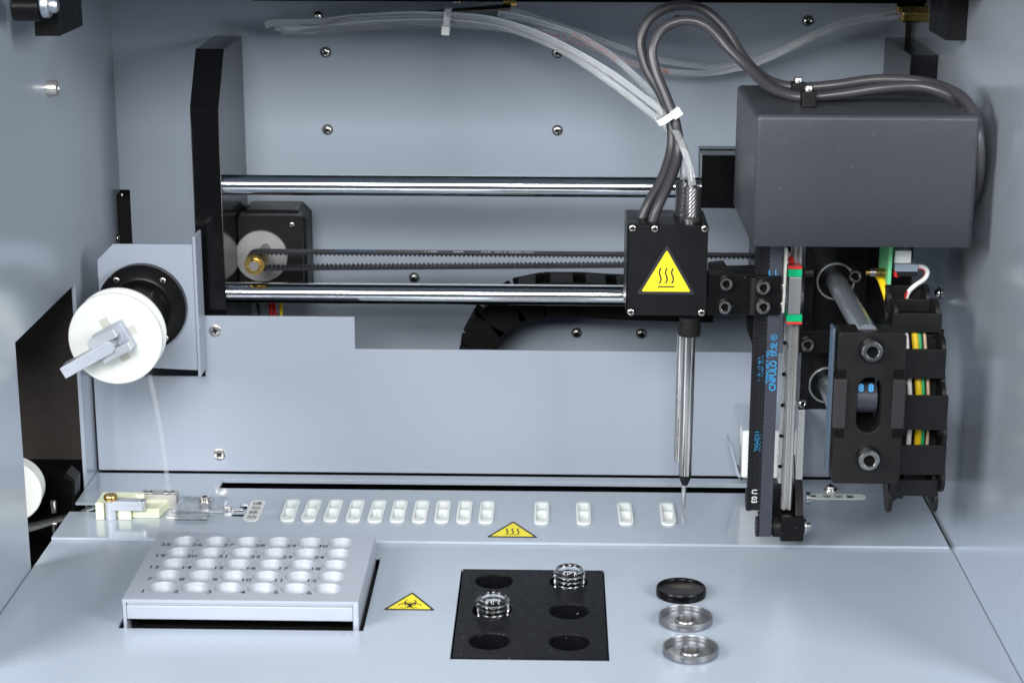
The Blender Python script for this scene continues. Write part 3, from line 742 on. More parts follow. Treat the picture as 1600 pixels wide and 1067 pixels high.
# knurled glands
def knurl(P, r, z0, z1, nm):
    c = MB(); n = 32; rings = 14; vs = []
    for k in range(rings+1):
        z = z0 + (z1-z0)*k/rings
        for i in range(n):
            rr = r*(1 - (.045 if (i + k) % 2 else 0)); a = 2*PI*i/n; vs.append((P[0] + rr*math.cos(a), P[1] + rr*math.sin(a), z))
    fs = [(k*n+i, k*n+(i+1) % n, (k+1)*n+(i+1) % n, (k+1)*n+i) for k in range(rings) for i in range(n)] + [list(range(n))[::-1], [rings*n+i for i in range(n)]]
    c.add(vs, fs); c.lathe([(0, 0), (r*1.15, 0), (r*1.15, 1.6), (r*1.02, 2.2), (r*1.02, 2.6), (0, 2.6)], (P[0], P[1], z0-2.6), n=32)
    c.cyl((P[0], P[1], z1), (P[0], P[1], z1+1), r*.5)
    return build(nm, c, M['gland'], parent=t, smooth=False)
g1 = (at(1081, 330, Y=YH+10).x, YH+10); g2 = (at(1068, 310, Y=YH+24).x, YH+24)
zg = z1 + 2.6
zg1 = at(1081, 292, Y=YH+10).z; zg2 = at(1064, 283, Y=YH+24).z
knurl(g1, 4.3, zg+.1, zg1, 'knurled_gland'); knurl(g2, 4.0, zg+.1, zg2, 'knurled_gland')
# needle
XN, YN = 65.3, 889.5
def zN(y, Y=YN): return at(1073, y, Y=Y).z
c = MB(); c.lathe([(0, 0), (5.4, 0), (5.6, .6), (5.6, 5), (4.8, 6), (4.8, 9), (0, 9)], (XN, YN, zN(523)), n=40); build('collar', c, M['matt'], parent=t)
c = MB(); c.cyl((XN, YN, zN(741)), (XN, YN, zN(521)), 3.25, n=48); build('barrel', c, mat('drawn_steel', (.56, .54, .52), .16, 1., rvar=.04, stretch=(1, 1, .05)), parent=t)
c = MB(); pz = zN(716, YN+5)
c.lathe([(0, 0), (2.0, 0), (2.6, 2.8), (2.6, zN(521)-pz), (0, zN(521)-pz)], (XN-2.9, YN+5.2, pz-2), n=32); build('side_tube', c, M['steel'], parent=t)
c = MB(); c.lathe([(0, 0), (1.5, 0), (3.1, 4.2), (3.1, 4.9), (0, 4.9)], (XN, YN, zN(757)), n=32); build('dark_cone', c, M['matt'], parent=t)
c = MB(); c.lathe([(0, 0), (.55, 0), (.6, zN(793)-zN(816)), (1.1, zN(790)-zN(816)), (1.15, zN(757)-zN(816)), (0, zN(757)-zN(816))], (XN-.4, YN, zN(816)), n=20); build('needle_tip', c, M['steel'], parent=t)

# ---------------------------------------------------------------- cables and tubes
def pth(pts): return [at(x, y, Y=Y) for x, y, Y in pts]
A = pth([(1000, 352, 897), (1012, 320, 899), (1035, 278, 905), (1049, 232, 912), (1048, 190, 915), (1033, 148, 918), (1009, 105, 922), (1001, 62, 925), (1017, 28, 928), (1054, 10, 930), (1097, 15, 930), (1133, 46, 926),
         (1165, 95, 918), (1200, 126, 905), (1245, 137, 895), (1300, 134, 892), (1370, 125, 890), (1440, 128, 882), (1488, 143, 866), (1511, 160, 856), (1525, 188, 848), (1530, 222, 844), (1530, 262, 845), (1523, 302, 858), (1506, 340, 885)])
B = pth([(1016, 362, 890), (1027, 325, 891), (1047, 283, 897), (1060, 238, 904), (1056, 195, 906), (1040, 150, 910), (1024, 110, 914), (1019, 75, 917), (1035, 46, 920), (1067, 33, 921), (1101, 40, 920), (1135, 73, 917),
         (1170, 107, 908), (1205, 138, 893), (1252, 152, 880), (1310, 148, 876), (1380, 138, 872), (1440, 136, 866), (1484, 153, 864), (1499, 185, 872), (1505, 225, 880), (1505, 270, 884), (1497, 310, 895)])
c = MB(); c.tube(A, 2.5, n=18, per=8); tag(build('sensor_cable', c, M['cable']), 'grey round cable making the outer and higher loop above the probe head', 'cable', 'grey cables')
c = MB(); c.tube(B, 2.5, n=18, per=8); tag(build('sensor_cable', c, M['cable']), 'grey round cable making the inner and lower loop above the probe head', 'cable', 'grey cables')
def tubething(pts, r, lab, printing=None):
    P = pth(pts); t = thing('air_tube', lab, 'tube', min(P, key=lambda p: p.z), 'clear tubes')
    c = MB(); n = 16; c.tube(P, r, n=n, per=8); 
    build('tube', c, M['clear'], parent=t)
    if printing:
        Q = spline(P, 8); s0, txt, size = printing
        L = [0]
        for a, b in zip(Q, Q[1:]): L.append(L[-1] + (b-a).length)
        def warp(x, y):
            s = s0 + x
            for i in range(len(L)-1):
                if L[i+1] >= s: break
            f = (s-L[i])/max(1e-6, L[i+1]-L[i]); p = Q[i].lerp(Q[i+1], min(1, max(0, f))); d = (Q[i+1]-Q[i]).normalized()
            vw = (CAM - p).normalized(); up = vw.cross(d).normalized(); h = max(-.95, min(.95, y/r))
            return p + up*(y) + vw*(r*math.sqrt(1-h*h)+.08)
        c = MB(); c.text(txt, size, (0, 0, 0), (1, 0, 0), (0, 0, 1), align='LEFT', warp=warp)
        build('printing', c, M['redink'], parent=t, smooth=False, solid=False)
    return t
tubething([(415, 40, 1040), (435, 36, 1040), (490, 36, 1038), (560, 28, 1030), (640, 24, 1020), (700, 25, 1010), (760, 30, 1000), (820, 46, 990), (880, 72, 975), (950, 112, 950), (1000, 148, 930), (1035, 176, 915), (1056, 205, 905), (1073, 245, 895), (1081, 285, 890), (1081, 320, 890)], 1.85,
          'clear tube along the upper edge of the arching bundle, ending in the front knurled gland', )
tubething([(430, 44, 1046), (470, 46, 1046), (540, 40, 1036), (620, 34, 1026), (700, 33, 1014), (770, 40, 1004), (830, 57, 994), (890, 86, 978), (955, 130, 955), (1005, 168, 935), (1038, 196, 922), (1058, 228, 912), (1067, 258, 906), (1068, 285, 904), (1068, 310, 904)], 1.85,
          'clear tube along the lower edge of the arching bundle, ending in the rear knurled gland')
tubething([(440, 50, 1052), (500, 50, 1052), (570, 44, 1046), (640, 40, 1038), (700, 40, 1028), (770, 44, 1022), (840, 50, 1022), (900, 66, 1028), (950, 86, 1036), (1010, 106, 1044), (1080, 115, 1048), (1140, 110, 1048), (1200, 92, 1046), (1260, 64, 1040), (1320, 40, 1035), (1370, 30, 1030), (1412, 26, 1026)], 1.7,
          'clear tube with red printing, lowest of the sagging tubes to the brass fittings', (132, 'POLYURETHANE TUBE 98A  6.0x4.0  POLYURETHANE TUBE', 3.6))
tubething([(790, 14, 1040), (840, 30, 1044), (900, 50, 1048), (960, 72, 1050), (1020, 92, 1050), (1090, 104, 1050), (1150, 102, 1050), (1210, 82, 1048), (1270, 55, 1042), (1330, 32, 1036), (1405, 18, 1034)], 1.7,
          'clear tube along the top of the sagging pair that runs to the brass fittings')
tubething([(780, 22, 1020), (840, 36, 1010), (900, 56, 1000), (950, 84, 985), (990, 118, 965), (1020, 148, 945), (1040, 172, 925), (1058, 200, 912)], 1.9,
          'short clear tube with red print joining the cable bundle at the white tie', (44, 'POLYURETHANE TUBE', 3.4))
# ties
def tie(x, y, Y, dirv, sz, lab):
    p = at(x, y, Y=Y); t = thing('cable_tie', lab, 'cable tie', p, 'white cable ties'); d = Vector(dirv).normalized(); n_ = d.cross(Vector((0, 1, 0)))
    c = MB(); prof = rrect(0, 0, sz[0], sz[1], min(sz)*.8, 6); prof2 = rrect(0, 0, sz[0]-.9, sz[1]-.9, min(sz)*.6, 6); n = len(prof)
    vs = []
    for pr, off in ((prof, -1.6), (prof, 1.6), (prof2, 1.6), (prof2, -1.6)): vs += [p + n_*off + d*a + Vector((0, 1, 0))*b for a, b in pr]
    fs = [(k*n+i, k*n+(i+1) % n, ((k+1) % 4)*n+(i+1) % n, ((k+1) % 4)*n+i) for k in range(4) for i in range(n)]
    c.add(vs, fs); build('strap', c, M['nylon'], parent=t, bevel=.2)
    c = MB(); c.obox(p + d*(-sz[0]*.75) + Vector((0, -sz[1]-1.2, 0)), d*2.5, Vector((0, 1.7, 0)), n_*2.2); build('buckle', c, M['nylon'], parent=t, bevel=.6)
tie(699, 31, 1017, (.08, 0, 1), (6.2, 9), 'white nylon tie around the clear tube bundle at the top')
tie(1043, 180, 911, (-.8, 0, -.55), (6.0, 9.6), 'white nylon tie binding grey cables and clear tubes above the probe head')
# ceiling bracket for the tubes
t = thing('tube_bracket', 'dark folded metal bracket under the top beam carrying the clear tube bundle', 'bracket', at(640, 30, Y=1050))
c = MB()
a, b = at(470, 34, Y=1052), at(800, 6, Y=1052)
c.add([(a.x, 1052, a.z), (b.x, 1052, b.z), (b.x, 1016, b.z+1), (a.x, 1047, a.z+1)] + [(a.x, 1052, a.z-1.2), (b.x, 1052, b.z-1.2), (b.x, 1016, b.z-.2), (a.x, 1047, a.z-.2)],
      [(0, 1, 2, 3), (7, 6, 5, 4), (0, 4, 5, 1), (1, 5, 6, 2), (2, 6, 7, 3), (3, 7, 4, 0)]); build('shelf', c, M['brown'], parent=t)
a2, b2, c2, d2 = at(493, 46, Y=1056), at(498, 54, Y=1056), at(790, 26, Y=1056), at(798, 8, Y=1056)
c = MB(); c.prism([(p.x, p.z) for p in (a2, b2, at(620, 44, Y=1056), c2, d2, at(700, 16, Y=1056), at(580, 32, Y=1056))], 'xz', 1056, 1057.2); build('face', c, mat('grey_green_metal', (.13, .17, .17), .4, bump=.1), parent=t)
for x, y in ((497, 27), (715, 4)): screw('panw', at(x, y, Y=1046), (0, 0, 1), t)
c = MB(); p = at(795, 5, Y=1030); c.cyl((p.x-3, 1030, p.z), (p.x+4, 1030, p.z), 2); build('elbow', c, M['brass'], parent=t)
# brass fittings
for (x0_, x1_, y_, Y, lab) in ((1408, 1447, 23, 1026, 'brass hexagonal tube fitting in front, at the upper right'), (1400, 1440, 14, 1036, 'brass hexagonal tube fitting partly hidden behind another at the upper right')):
    a, b = at(x0_, y_, Y=Y), at(x1_+4, y_, Y=Y); t = thing('tube_fitting', lab, 'fitting', (a.x, Y, a.z-4), 'brass fittings')
    c = MB(); c.lathe([(0, 0), (4.1, 0), (4.6, .8), (4.6, b.x-a.x-1), (4.2, b.x-a.x), (0, b.x-a.x)], a, (1, 0, 0), n=6); build('hex_body', c, M['brass'], parent=t, smooth=False, bevel=.3)
    c = MB(); c.cyl((b.x, Y, a.z), (XR-.2, Y, a.z), 2.6); build('stub', c, M['brass'], parent=t)

# ---------------------------------------------------------------- wall hardware
t = thing('wall_bracket', 'black block on the left wall with a black roller and zinc clamp', 'bracket', at(80, 57, Y=862))
x0, x1, z0, z1 = rect(53, 0, 92, 57, 862)
c = MB(); c.box(x0, x1, 862, 905, z0, z1+20); build('block', c, M['black'], parent=t, bevel=.25)
a, b = at(22, 12, Y=850), at(64, 12, Y=850)
c = MB(); c.cyl((a.x, 850, a.z), (b.x, 850, a.z), 6.2, n=40); build('roller', c, M['black'], parent=t, bevel=.6)
c = MB(); a, b = at(64, 12, Y=848), at(77, 12, Y=848); c.lathe([(0, 0), (5, 0), (5.8, .9), (5.8, 3.2), (5, 4.2), (0, 4.2)], (a.x, 849, a.z+1), (1, 0, 0), n=36); build('clamp_washer', c, M['zinc'], parent=t)
c = MB(); a = at(79, 12, Y=846); c.lathe([(0, 0), (3, 0), (3.6, .8), (3.6, 2.6), (2.6, 3.8), (0, 4.2)], (a.x-.4, 846, a.z+1), (1, 0, 0), n=32); build('clamp_nut', c, M['zinc'], parent=t)
t = MB(); p = at(83, 138, X=XL+3)
o = bpy.data.objects.new('socket_bolt', SCR['sockw']); COL.objects.link(o); o.rotation_euler = (0, PI/2, 0); o.location = Vector((XL+.1, p.y, p.z))*S
tag(o, 'single knurled steel socket bolt standing out of the left wall', 'bolt')
x0, x1, z0, z1 = rect(1479, 2, 1517, 64, 925)
t = thing('wall_bracket', 'black notched block on the right wall beside the brass fittings', 'bracket', ((x0+x1)/2, 930, z0))
c = MB(); c.box(x0, XR-.2, 925, 968, z0, z1+20); build('block', c, M['black'], parent=t, bevel=.25)

# ---------------------------------------------------------------- motor cover
YV = 840.0
x0, x1, z0, z1 = 89.0, 187.6, at(1340, 386, Y=YV).z, at(1340, 181, Y=YV).z
t = thing('motor_cover', 'large dark grey box cover with rounded edges over the vertical drive', 'cover', ((x0+x1)/2, 885, z0))
c = MB(); c.box(x0, x1, YV, 937, z0, z1)
c.f = [f for i, f in enumerate(c.f) if i != 0]; c.m = c.m[1:]      # open underneath
o = build('shell', c, M['cover'], parent=t, bevel=2.2, seg=5)
sm = o.modifiers.new('t', 'SOLIDIFY'); sm.thickness = .0015; sm.offset = -1
for i, (x, y, Y) in enumerate(((1262, 168, 866), (1246, 148, 893))):
    p = at(x, y, Y=Y)
    c = MB(); c.box(p.x-3.2, p.x+3.2, Y-5, Y+4, z1+.02, z1+7.5); cl = build('cable_clip', c, M['matt'], parent=t, bevel=.7)
    screw('socks', (p.x, Y-.5, z1+7.5), (0, 0, 1), t)
# ---------------------------------------------------------------- X carriage (black blocks behind)
t = thing('rod_carriage', 'black carriage plates riding on the polished rods behind the motor cover', 'carriage', (130, 985, 100))
x0, x1, z0, z1 = rect(1096, 243, 1200, 326, 972)
c = MB(); c.box(x0, 180, 972, 986, z0, z1); build('upper_block', c, M['gloss'], parent=t, bevel=.35)
x0, x1, z0, z1 = rect(1092, 233, 1200, 300, 1003)
c = MB(); c.box(x0, 180, 1002, 1012, z0, z1); build('rear_plate', c, M['gloss'], parent=t, bevel=.35)
x0, x1, z0, z1 = rect(1178, 375, 1400, 470, 985)
c = MB(); c.box(x0, 178, 982, 1015, z0, z1); build('belt_clamp', c, M['black'], parent=t, bevel=.35)
x0, x1, z0, z1 = rect(1105, 405, 1190, 432, 986)
c = MB(); c.prism([(x0, z1-1), (x0+8, z1), (x0+10, z1-3), (x0+24, z1-2.5), (x1, z1-5), (x1, z0), (x0, z0)], 'xz', 980, 984); build('lower_plate', c, M['matt'], parent=t, bevel=.4)
x0, x1, z0, z1 = rect(1260, 388, 1425, 490, 930)
c = MB(); c.box(x0, x1, 934, 981, z0, z1+10); build('link_arm', c, M['black'], parent=t, bevel=.5)

# ---------------------------------------------------------------- vertical arm (Z axis)
YZ = 872.0
t = thing('vertical_arm', 'black and steel vertical arm with toothed belts and slim linear rail', 'arm', (112, YZ, 6))
x0, x1, z0, z1 = rect(1105, 428, 1178, 493, 886)
c = MB(); c.box(x0+.2, x1, 886, 894, z0, z1); build('mount_plate', c, M['black'], parent=t, bevel=.5)
x2, x3, z2, z3 = rect(1177, 432, 1221, 492, 862.5)
c = MB(); c.box(x2+1.2, x3, 862.5, 865.8, z2, z3); build('mount_block', c, M['black'], parent=t, bevel=.5)
c = MB(); c.cyl((x2+.6, 865, z2-.5), (x2+.6, 865, z3-1), 1.9); build('mount_corner', c, M['matt'], parent=t)
for x, y in ((1134, 442), (1132, 478)): screw('sock', at(x, y, Y=886), FR, t)
for x, y in ((1192, 448), (1192, 478)): screw('sock', at(x, y, Y=862.5), FR, t)
x0, x1, z0, z1 = rect(1165, 490, 1186, 540, 898)
c = MB(); c.prism([(x0, z1), (x1, z1), (x1, z0), (x1-3, z0), (x0, z0+10)], 'xz', 896, 906); build('gusset', c, M['black'], parent=t, bevel=.3)
# belts: front run and rear run, each a long strip with teeth on one edge face
zt = 200.0
def vbelt(xa, xb, Y, zlo, mt, tw, edge):
    c = MB(); c.box(xa, xb, Y, Y+1.1, zlo, zt)
    z = zlo+1
    while z < zt-1:
        c.box(xa-(tw if edge < 0 else 0), xa if edge < 0 else xb+tw, Y+.15, Y+2.0, z, z+1.15, 1); z += 2.03
    return build('drive_belt', c, [mt, M['rubber']], parent=t)
YF = 866.0
fa = at(1195.5, 600, Y=YF).x; fb = at(1214.5, 600, Y=YF).x; zlo = at(1205, 838, Y=YF).z
fbelt = vbelt(fa, fb, YF, zlo, M['belt'], 1.0, -1)
YK = 892.0
ra = at(1173.5, 600, Y=YK).x; rb_ = at(1197, 600, Y=YK).x; zlo2 = at(1188, 797, Y=YK).z
rbelt = vbelt(ra, rb_, YK, zlo2, M['rubber'], .0, 1)
c = MB(); z = zlo2
while z < zt: c.box(ra+.1, ra+2.2, YK-.9, YK-.05, z, z+1.0); z += 2.03
build('belt_teeth', c, M['rubber'], parent=t)
def belt_txt(txt, size, x, y, Y, mt, up=True, sx=1.0, bold=0.05):
    p = at(x, y, Y=Y); c = MB()
    if up: c.text(txt, size, (p.x, Y-.05, p.z), (0, 0, 1), (-1, 0, 0), .06, sx=sx, bold=bold)
    else: c.text(txt, size, (p.x, Y-.05, p.z), (0, 0, -1), (1, 0, 0), .06, sx=sx, bold=bold)
    return c
for txt, size, x, y, sx, bo in (('CNFULO', 4.4, 1208, 587, .86, .12), ('伏龙', 3.7, 1209.5, 546, .95, .05), ('®', 4.4, 1210, 527, 1, .0)):
    c = belt_txt(txt, size, x, y, YF, 'cyan', True, sx, bo); build('lettering', c, M['cyan'], parent=fbelt, smooth=False, solid=False)
c = belt_txt('TIMING BELT  MXL', 2.2, 1199.6, 573, YF, 'cyan', True, .9, .03); build('lettering', c, M['cyan'], parent=fbelt, smooth=False, solid=False)
for txt, size, x, y, sx, up in (('3 2 MXL  B2 11', 1.9, 1192.0, 572, .9, True), ('1 - B - 17 48 9', 1.9, 1186.3, 577, 1.1, True), ('152MXL', 3.0, 1181.8, 689, 1.05, False), ('1 52 MXL 0010', 1.6, 1188.0, 692, .9, False)):
    c = belt_txt(txt, size, x, y, YK-1.0, 'cyan', up, sx, .0); build('lettering', c, M['cyan'], parent=rbelt, smooth=False, solid=False)
c = belt_txt('U 03', 3.9, 1178.2, 775, YK-1.0, 'w', False, .95, .06); build('lettering', c, M['whink'], parent=rbelt, smooth=False, solid=False)
c = MB(); 
for x in (1203.5, 1213.5): 
    p = at(x, 427, Y=YF); c.text('L', 3.6, (p.x, YF-.05, p.z), (1, 0, 0), (0, 0, 1), .06, bold=.1)
build('lettering', c, M['cyan'], parent=fbelt, smooth=False, solid=False)
# rail
YRL = 874.0
x0, x1, z0, z1 = rect(1229, 508, 1249, 760, YRL)
zb0 = at(1235, 797, Y=YRL).z
c = MB(); xa, xb = at(1229.5, 600, Y=YRL).x, at(1246, 600, Y=YRL).x; wd = xb-xa
c.prism([(xa, YRL+5), (xa, YRL+1.2), (xa+.7, YRL), (xa+wd*.36, YRL), (xa+wd*.42, YRL+1.4), (xa+wd*.58, YRL+1.4), (xa+wd*.64, YRL), (xb-.7, YRL), (xb, YRL+1.2), (xb, YRL+5)], 'xy', zb0, zt)
rail = build('linear_rail', c, M['dsteel'], parent=t, bevel=.15)
c = MB(); z = zb0+7
while z < 150: c.cyl((xa-.05, YRL+3, z), (xa+.25, YRL+3, z), 1.2, n=16); z += 15
build('rail_hole', c, M['void'], parent=rail)
x0, x1, z0, z1 = rect(1218, 508, 1228, 756, 880)
c = MB(); zb1 = at(1220, 756, Y=880).z; c.box(at(1220, 650, Y=880).x, at(1230, 650, Y=880).x, 880.2, 887, zb1, 150); build('rail_back', c, M['steel'], parent=t, bevel=.3)
c = MB(); z = zb1+9
while z < 145: c.cyl((at(1222, 650, Y=880).x, 880.15, z), (at(1222, 650, Y=880).x, 880.4, z), 1.0, n=14); z += 15.6
build('rail_slot', c, M['void'], parent=t)
c = MB(); c.box(at(1247, 650, Y=880).x, at(1258, 650, Y=880).x, 879.5, 886, at(1250, 752, Y=880).z, at(1250, 640, Y=880).z); build('side_strip', c, M['dsteel'], parent=t, bevel=.3)
# slider
x0, x1, z0, z1 = rect(1232, 433, 1252, 492, 868)
c = MB(); c.box(x0, x1, 868, 879, z0, z1); sl = build('slider_block', c, mat('slider_steel', (.4, .4, .41), .42, .85, bump=.1), parent=t, bevel=.5)
for ya, yb, m_ in ((421, 433, 'green'), (416, 420.8, 'red'), (492.2, 503, 'green'), (503.2, 507, 'red')):
    u0, u1, v0, v1 = rect(1231 if ya < 450 else 1229, ya, 1253.5, yb, 867.4)
    c = MB(); c.box(u0, u1, 867.4, 879, v0, v1); build('end_cap', c, M[m_], parent=t, bevel=.25)
u0, u1, v0, v1 = rect(1225, 388, 1229, 490, 862)
c = MB(); 
pa, pb = at(1229.5, 388, Y=863), at(1223.5, 489, Y=863)
c.obox(((pa.x+pb.x)/2, 867, (pa.z+pb.z)/2), (.55, 0, 0), (0, 4, 0), ((pa.x-pb.x)/2, 0, (pa.z-pb.z)/2)); build('clamp_strip', c, mat('pale_metal_strip', (.52, .52, .48), .4, .3), parent=t, bevel=.15)
for y in (447, 475): screw('socks', at(1222.5, y, Y=866), (-1, -.2, 0), t)
for x, y in ((1236, 404), (1238, 409)):
    p = at(x, y, Y=869); c = MB(); c.lathe([(0, -1.5), (1.5, 0), (0, 1.5)], p, (0, 0, 1), n=14); build('red_bead', c, M['red'], parent=t)
p = at(1257, 426, Y=872); c = MB(); c.cyl(p, p + Vector((4, 0, 0)), 2.2); build('set_screw', c, M['matt'], parent=t)
# side body right of the rail
x0, x1, z0, z1 = rect(1254, 390, 1264, 640, 884)
c = MB(); c.box(x0, at(1266, 500, Y=890).x, 884, 900, at(1258, 640, Y=884).z, 200); build('side_plate', c, M['black'], parent=t, bevel=.3)
x0, x1, z0, z1 = rect(1245, 518, 1310, 552, 880)
c = MB(); c.box(x0, x1, 880.5, 883.8, z0, z1); build('cross_bar', c, M['black'], parent=t, bevel=.4)
screw('sock', at(1261, 537, Y=880.5), FR, t)
p = at(1250, 629, Y=878); screw('socks', p, (.6, -.8, 0), t)
# foot
x0, x1, z0, z1 = rect(1220, 808, 1256, 846, YZ-4)
c = MB(); c.box(x0, x1, YZ-4, YZ+9, z0, z1); build('foot_block', c, M['black'], parent=t, bevel=.4)
u0, u1, v0, v1 = rect(1255, 755, 1263, 808, YZ)
c = MB(); c.prism([(YZ-2, z1-.2), (YZ+9, z1-.2), (YZ+20, v1+8), (YZ+14, v1+8), (YZ+2, z1+8)], 'yz', x1-4, x1-.2); build('foot_web', c, M['black'], parent=t, bevel=.3)
u0, u1, v0, v1 = rect(1200, 758, 1222, 808, YZ+14)
c = MB(); c.box(u0, at(1240, 790, Y=YZ+14).x, YZ+10, YZ+18, v0, v1); build('foot_back', c, M['black'], parent=t, bevel=.3)
zc = at(1210, 823, Y=YF+6).z
c = MB()
xa_, xb_ = at(1181, 823, Y=YF+6).x, at(1218, 823, Y=YF+6).x
c.lathe([(0, 0), (5.0, 0), (5.0, 3.4), (4.3, 3.6), (4.3, xb_-xa_-3.6), (5, xb_-xa_-3.4), (5, xb_-xa_), (0, xb_-xa_)], (xa_, YF+6.5, zc), (1, 0, 0), n=36); build('pulley', c, M['matt'], parent=t)
xe_ = at(1256.5, 825, Y=YZ).x
c = MB(); c.lathe([(0, 0), (4.0, 0), (4.0, .9), (2.2, 1.0), (2.2, 3), (0, 3)], (xe_, YZ+1, zc), (1, 0, 0), n=32); build('axle_end', c, M['steel'], parent=t)
c = MB(); c.lathe([(0, 0), (4.2, 0), (4.2, .9), (0, .9)], (x0-1.0, YZ, zc), (1, 0, 0), n=32); build('axle_washer', c, M['steel'], parent=t)
zc2 = at(1172, 780, Y=YK+5).z
c = MB(); c.lathe([(0, 0), (5.6, 0), (5.6, 2), (4, 2.2), (4, 14), (0, 14)], (at(1166, 780, Y=YK+5).x, YK+6.0, zc2), (1, 0, 0), n=36); build('pulley', c, M['matt'], parent=t)
p = at(1259, 778, Y=896)
c = MB(); c.lathe([(0, 0), (3.2, 0), (3.2, 2.0), (1.6, 2.1), (1.6, 5), (0, 5)], p, (1, 0, 0), n=28); build('axle_end', c, M['steel'], parent=t)

# ---------------------------------------------------------------- forward Y axis: bearing block, rods, front bracket
t = thing('bearing_block', 'black bearing block with two ringed holes under the motor cover', 'bearing block', (140, 905, 60))
x0, x1, z0, z1 = rect(1266, 392, 1352, 560, 905)
c = MB(); c.box(x0, x1, 905, 930, at(1300, 640, Y=905).z, z1+6); c.box(x1+.1, at(1424, 450, Y=925).x, 925, 932, at(1400, 560, Y=925).z, z1+6); build('body', c, M['black'], parent=t, bevel=.5)
r1 = at(1306, 440, Y=904); r2 = at(1293, 602, Y=904)
for r_ in (r1, r2):
    c = MB(); c.lathe([(6.2, .4), (8.6, .6), (8.8, .9), (9.2, .9), (9.5, 0)], (r_.x, 905, r_.z), FR, n=48); c.lathe([(6.2, .3), (6.2, -5)], (r_.x, 905, r_.z), FR, n=48)
    c2_ = build('bearing_ring', c, M['dsteel'], parent=t, solid=False)
    c = MB(); c.lathe([(5.2, .7), (8.4, .7)], (r_.x, 905, r_.z), FR, n=48); build('bearing_seal', c, M['black'], parent=t, solid=False)
screw('sock', at(1335, 430, Y=905), FR, t)
for r_, lab in ((r1, 'upper steel rod running forward from the bearing to the front bracket'), (r2, 'lower steel rod behind the front bracket, mostly hidden')):
    c = MB(); c.cyl((r_.x, 806, r_.z), (r_.x, 930, r_.z), 4.9, n=40); tag(build('slide_rod', c, M['yrod']), lab, 'rod', 'forward slide rods')
YA = 800.0
t = thing('front_bracket', 'black front bracket with two socket screws and an oblong slot', 'bracket', (138, YA, 62))
x0, x1, z0, z1 = rect(1305, 520, 1411, 756, YA)
sx0, sx1, sz0, sz1 = rect(1339, 590, 1377, 676, YA)
cxs, czs = (sx0+sx1)/2, (sz0+sz1)/2
out = rrect((x0+x1)/2, (z0+z1)/2, (x1-x0)/2, (z1-z0)/2, 2.2, 8); inn = rrect(cxs, czs, (sx1-sx0)/2, (sz1-sz0)/2, (sx1-sx0)/2-.05, 8)
def ring_xz(c, A_, B_, y0, y1):
    n = len(A_); vs = [(p[0], y, p[1]) for L, y in ((A_, y0), (A_, y1), (B_, y1), (B_, y0)) for p in L]
    c.add(vs, [(k*n+i, k*n+(i+1) % n, ((k+1) % 4)*n+(i+1) % n, ((k+1) % 4)*n+i) for k in range(4) for i in range(n)])
c = MB(); ring_xz(c, out, inn, YA, YA+15); build('body', c, M['matt'], parent=t, bevel=.5)
lugm = mat('brown_black_plastic', (.024, .021, .023), .45, bump=.1, spec=.4)
for xa, xb in ((x0-.8, x0+4.6), (x1-5.0, x1+.6)):
    za_, zb2_ = at(1310, 668, Y=YA).z, at(1310, 592, Y=YA).z
    c = MB(); c.box(xa, xb, YA-1.2, YA+13, za_, zb2_); build('side_lug', c, lugm, parent=t, bevel=.5)
for x, y in ((1314, 584), (1404, 584), (1311, 677), (1402, 677)):
    p = at(x, y, Y=YA); c = MB(); c.box(p.x-2.2, p.x+2.2, YA-.15, YA+2, p.z-1.9, p.z+1.9)
    build('notch', c, M['void'], parent=t)
for x, y in ((1361, 546), (1356, 715)): screw('sockb', at(x, y, Y=YA), FR, t)
c = MB(); c.lathe([(0, 0), (7.0, 0), (7.0, 9), (0, 9)], (cxs-4.8, YA+11, czs+.5), (1, 0, 0), n=40); build('idler', c, M['belt'], parent=t)
c = MB(); p = at(1353, 606, Y=YA+4)
for dx in (-2.2, 2.2): c.text('8', 4.6, (p.x+dx, YA+3.6, p.z), (1, 0, 0), (0, .3, .95), .05, bold=.2)
build('lettering', c, M['cyan'], parent=t, smooth=False, solid=False)
c = MB(); c.box(cxs-5.5, cxs+5.5, YA+19.0, YA+21, sz0-3, sz1+3); build('slot_back', c, M['void'], parent=t)
c = MB(); xl_ = x0-2.2
c.box(xl_, xl_+1.2, YA+3, YA+11, z0+4, z1+1); sbelt = build('side_belt', c, mat('slate_blue_belt', (.06, .085, .115), .5, bump=.1), parent=t, bevel=.2)
c = MB()
for k in range(5): c.text('MXL', 4.0, (xl_-.0, YA+7, z1-6-k*9), (0, 0, -1), (0, -1, 0), .1)
build('lettering', c, M['cyan'], parent=sbelt, smooth=False, solid=False)

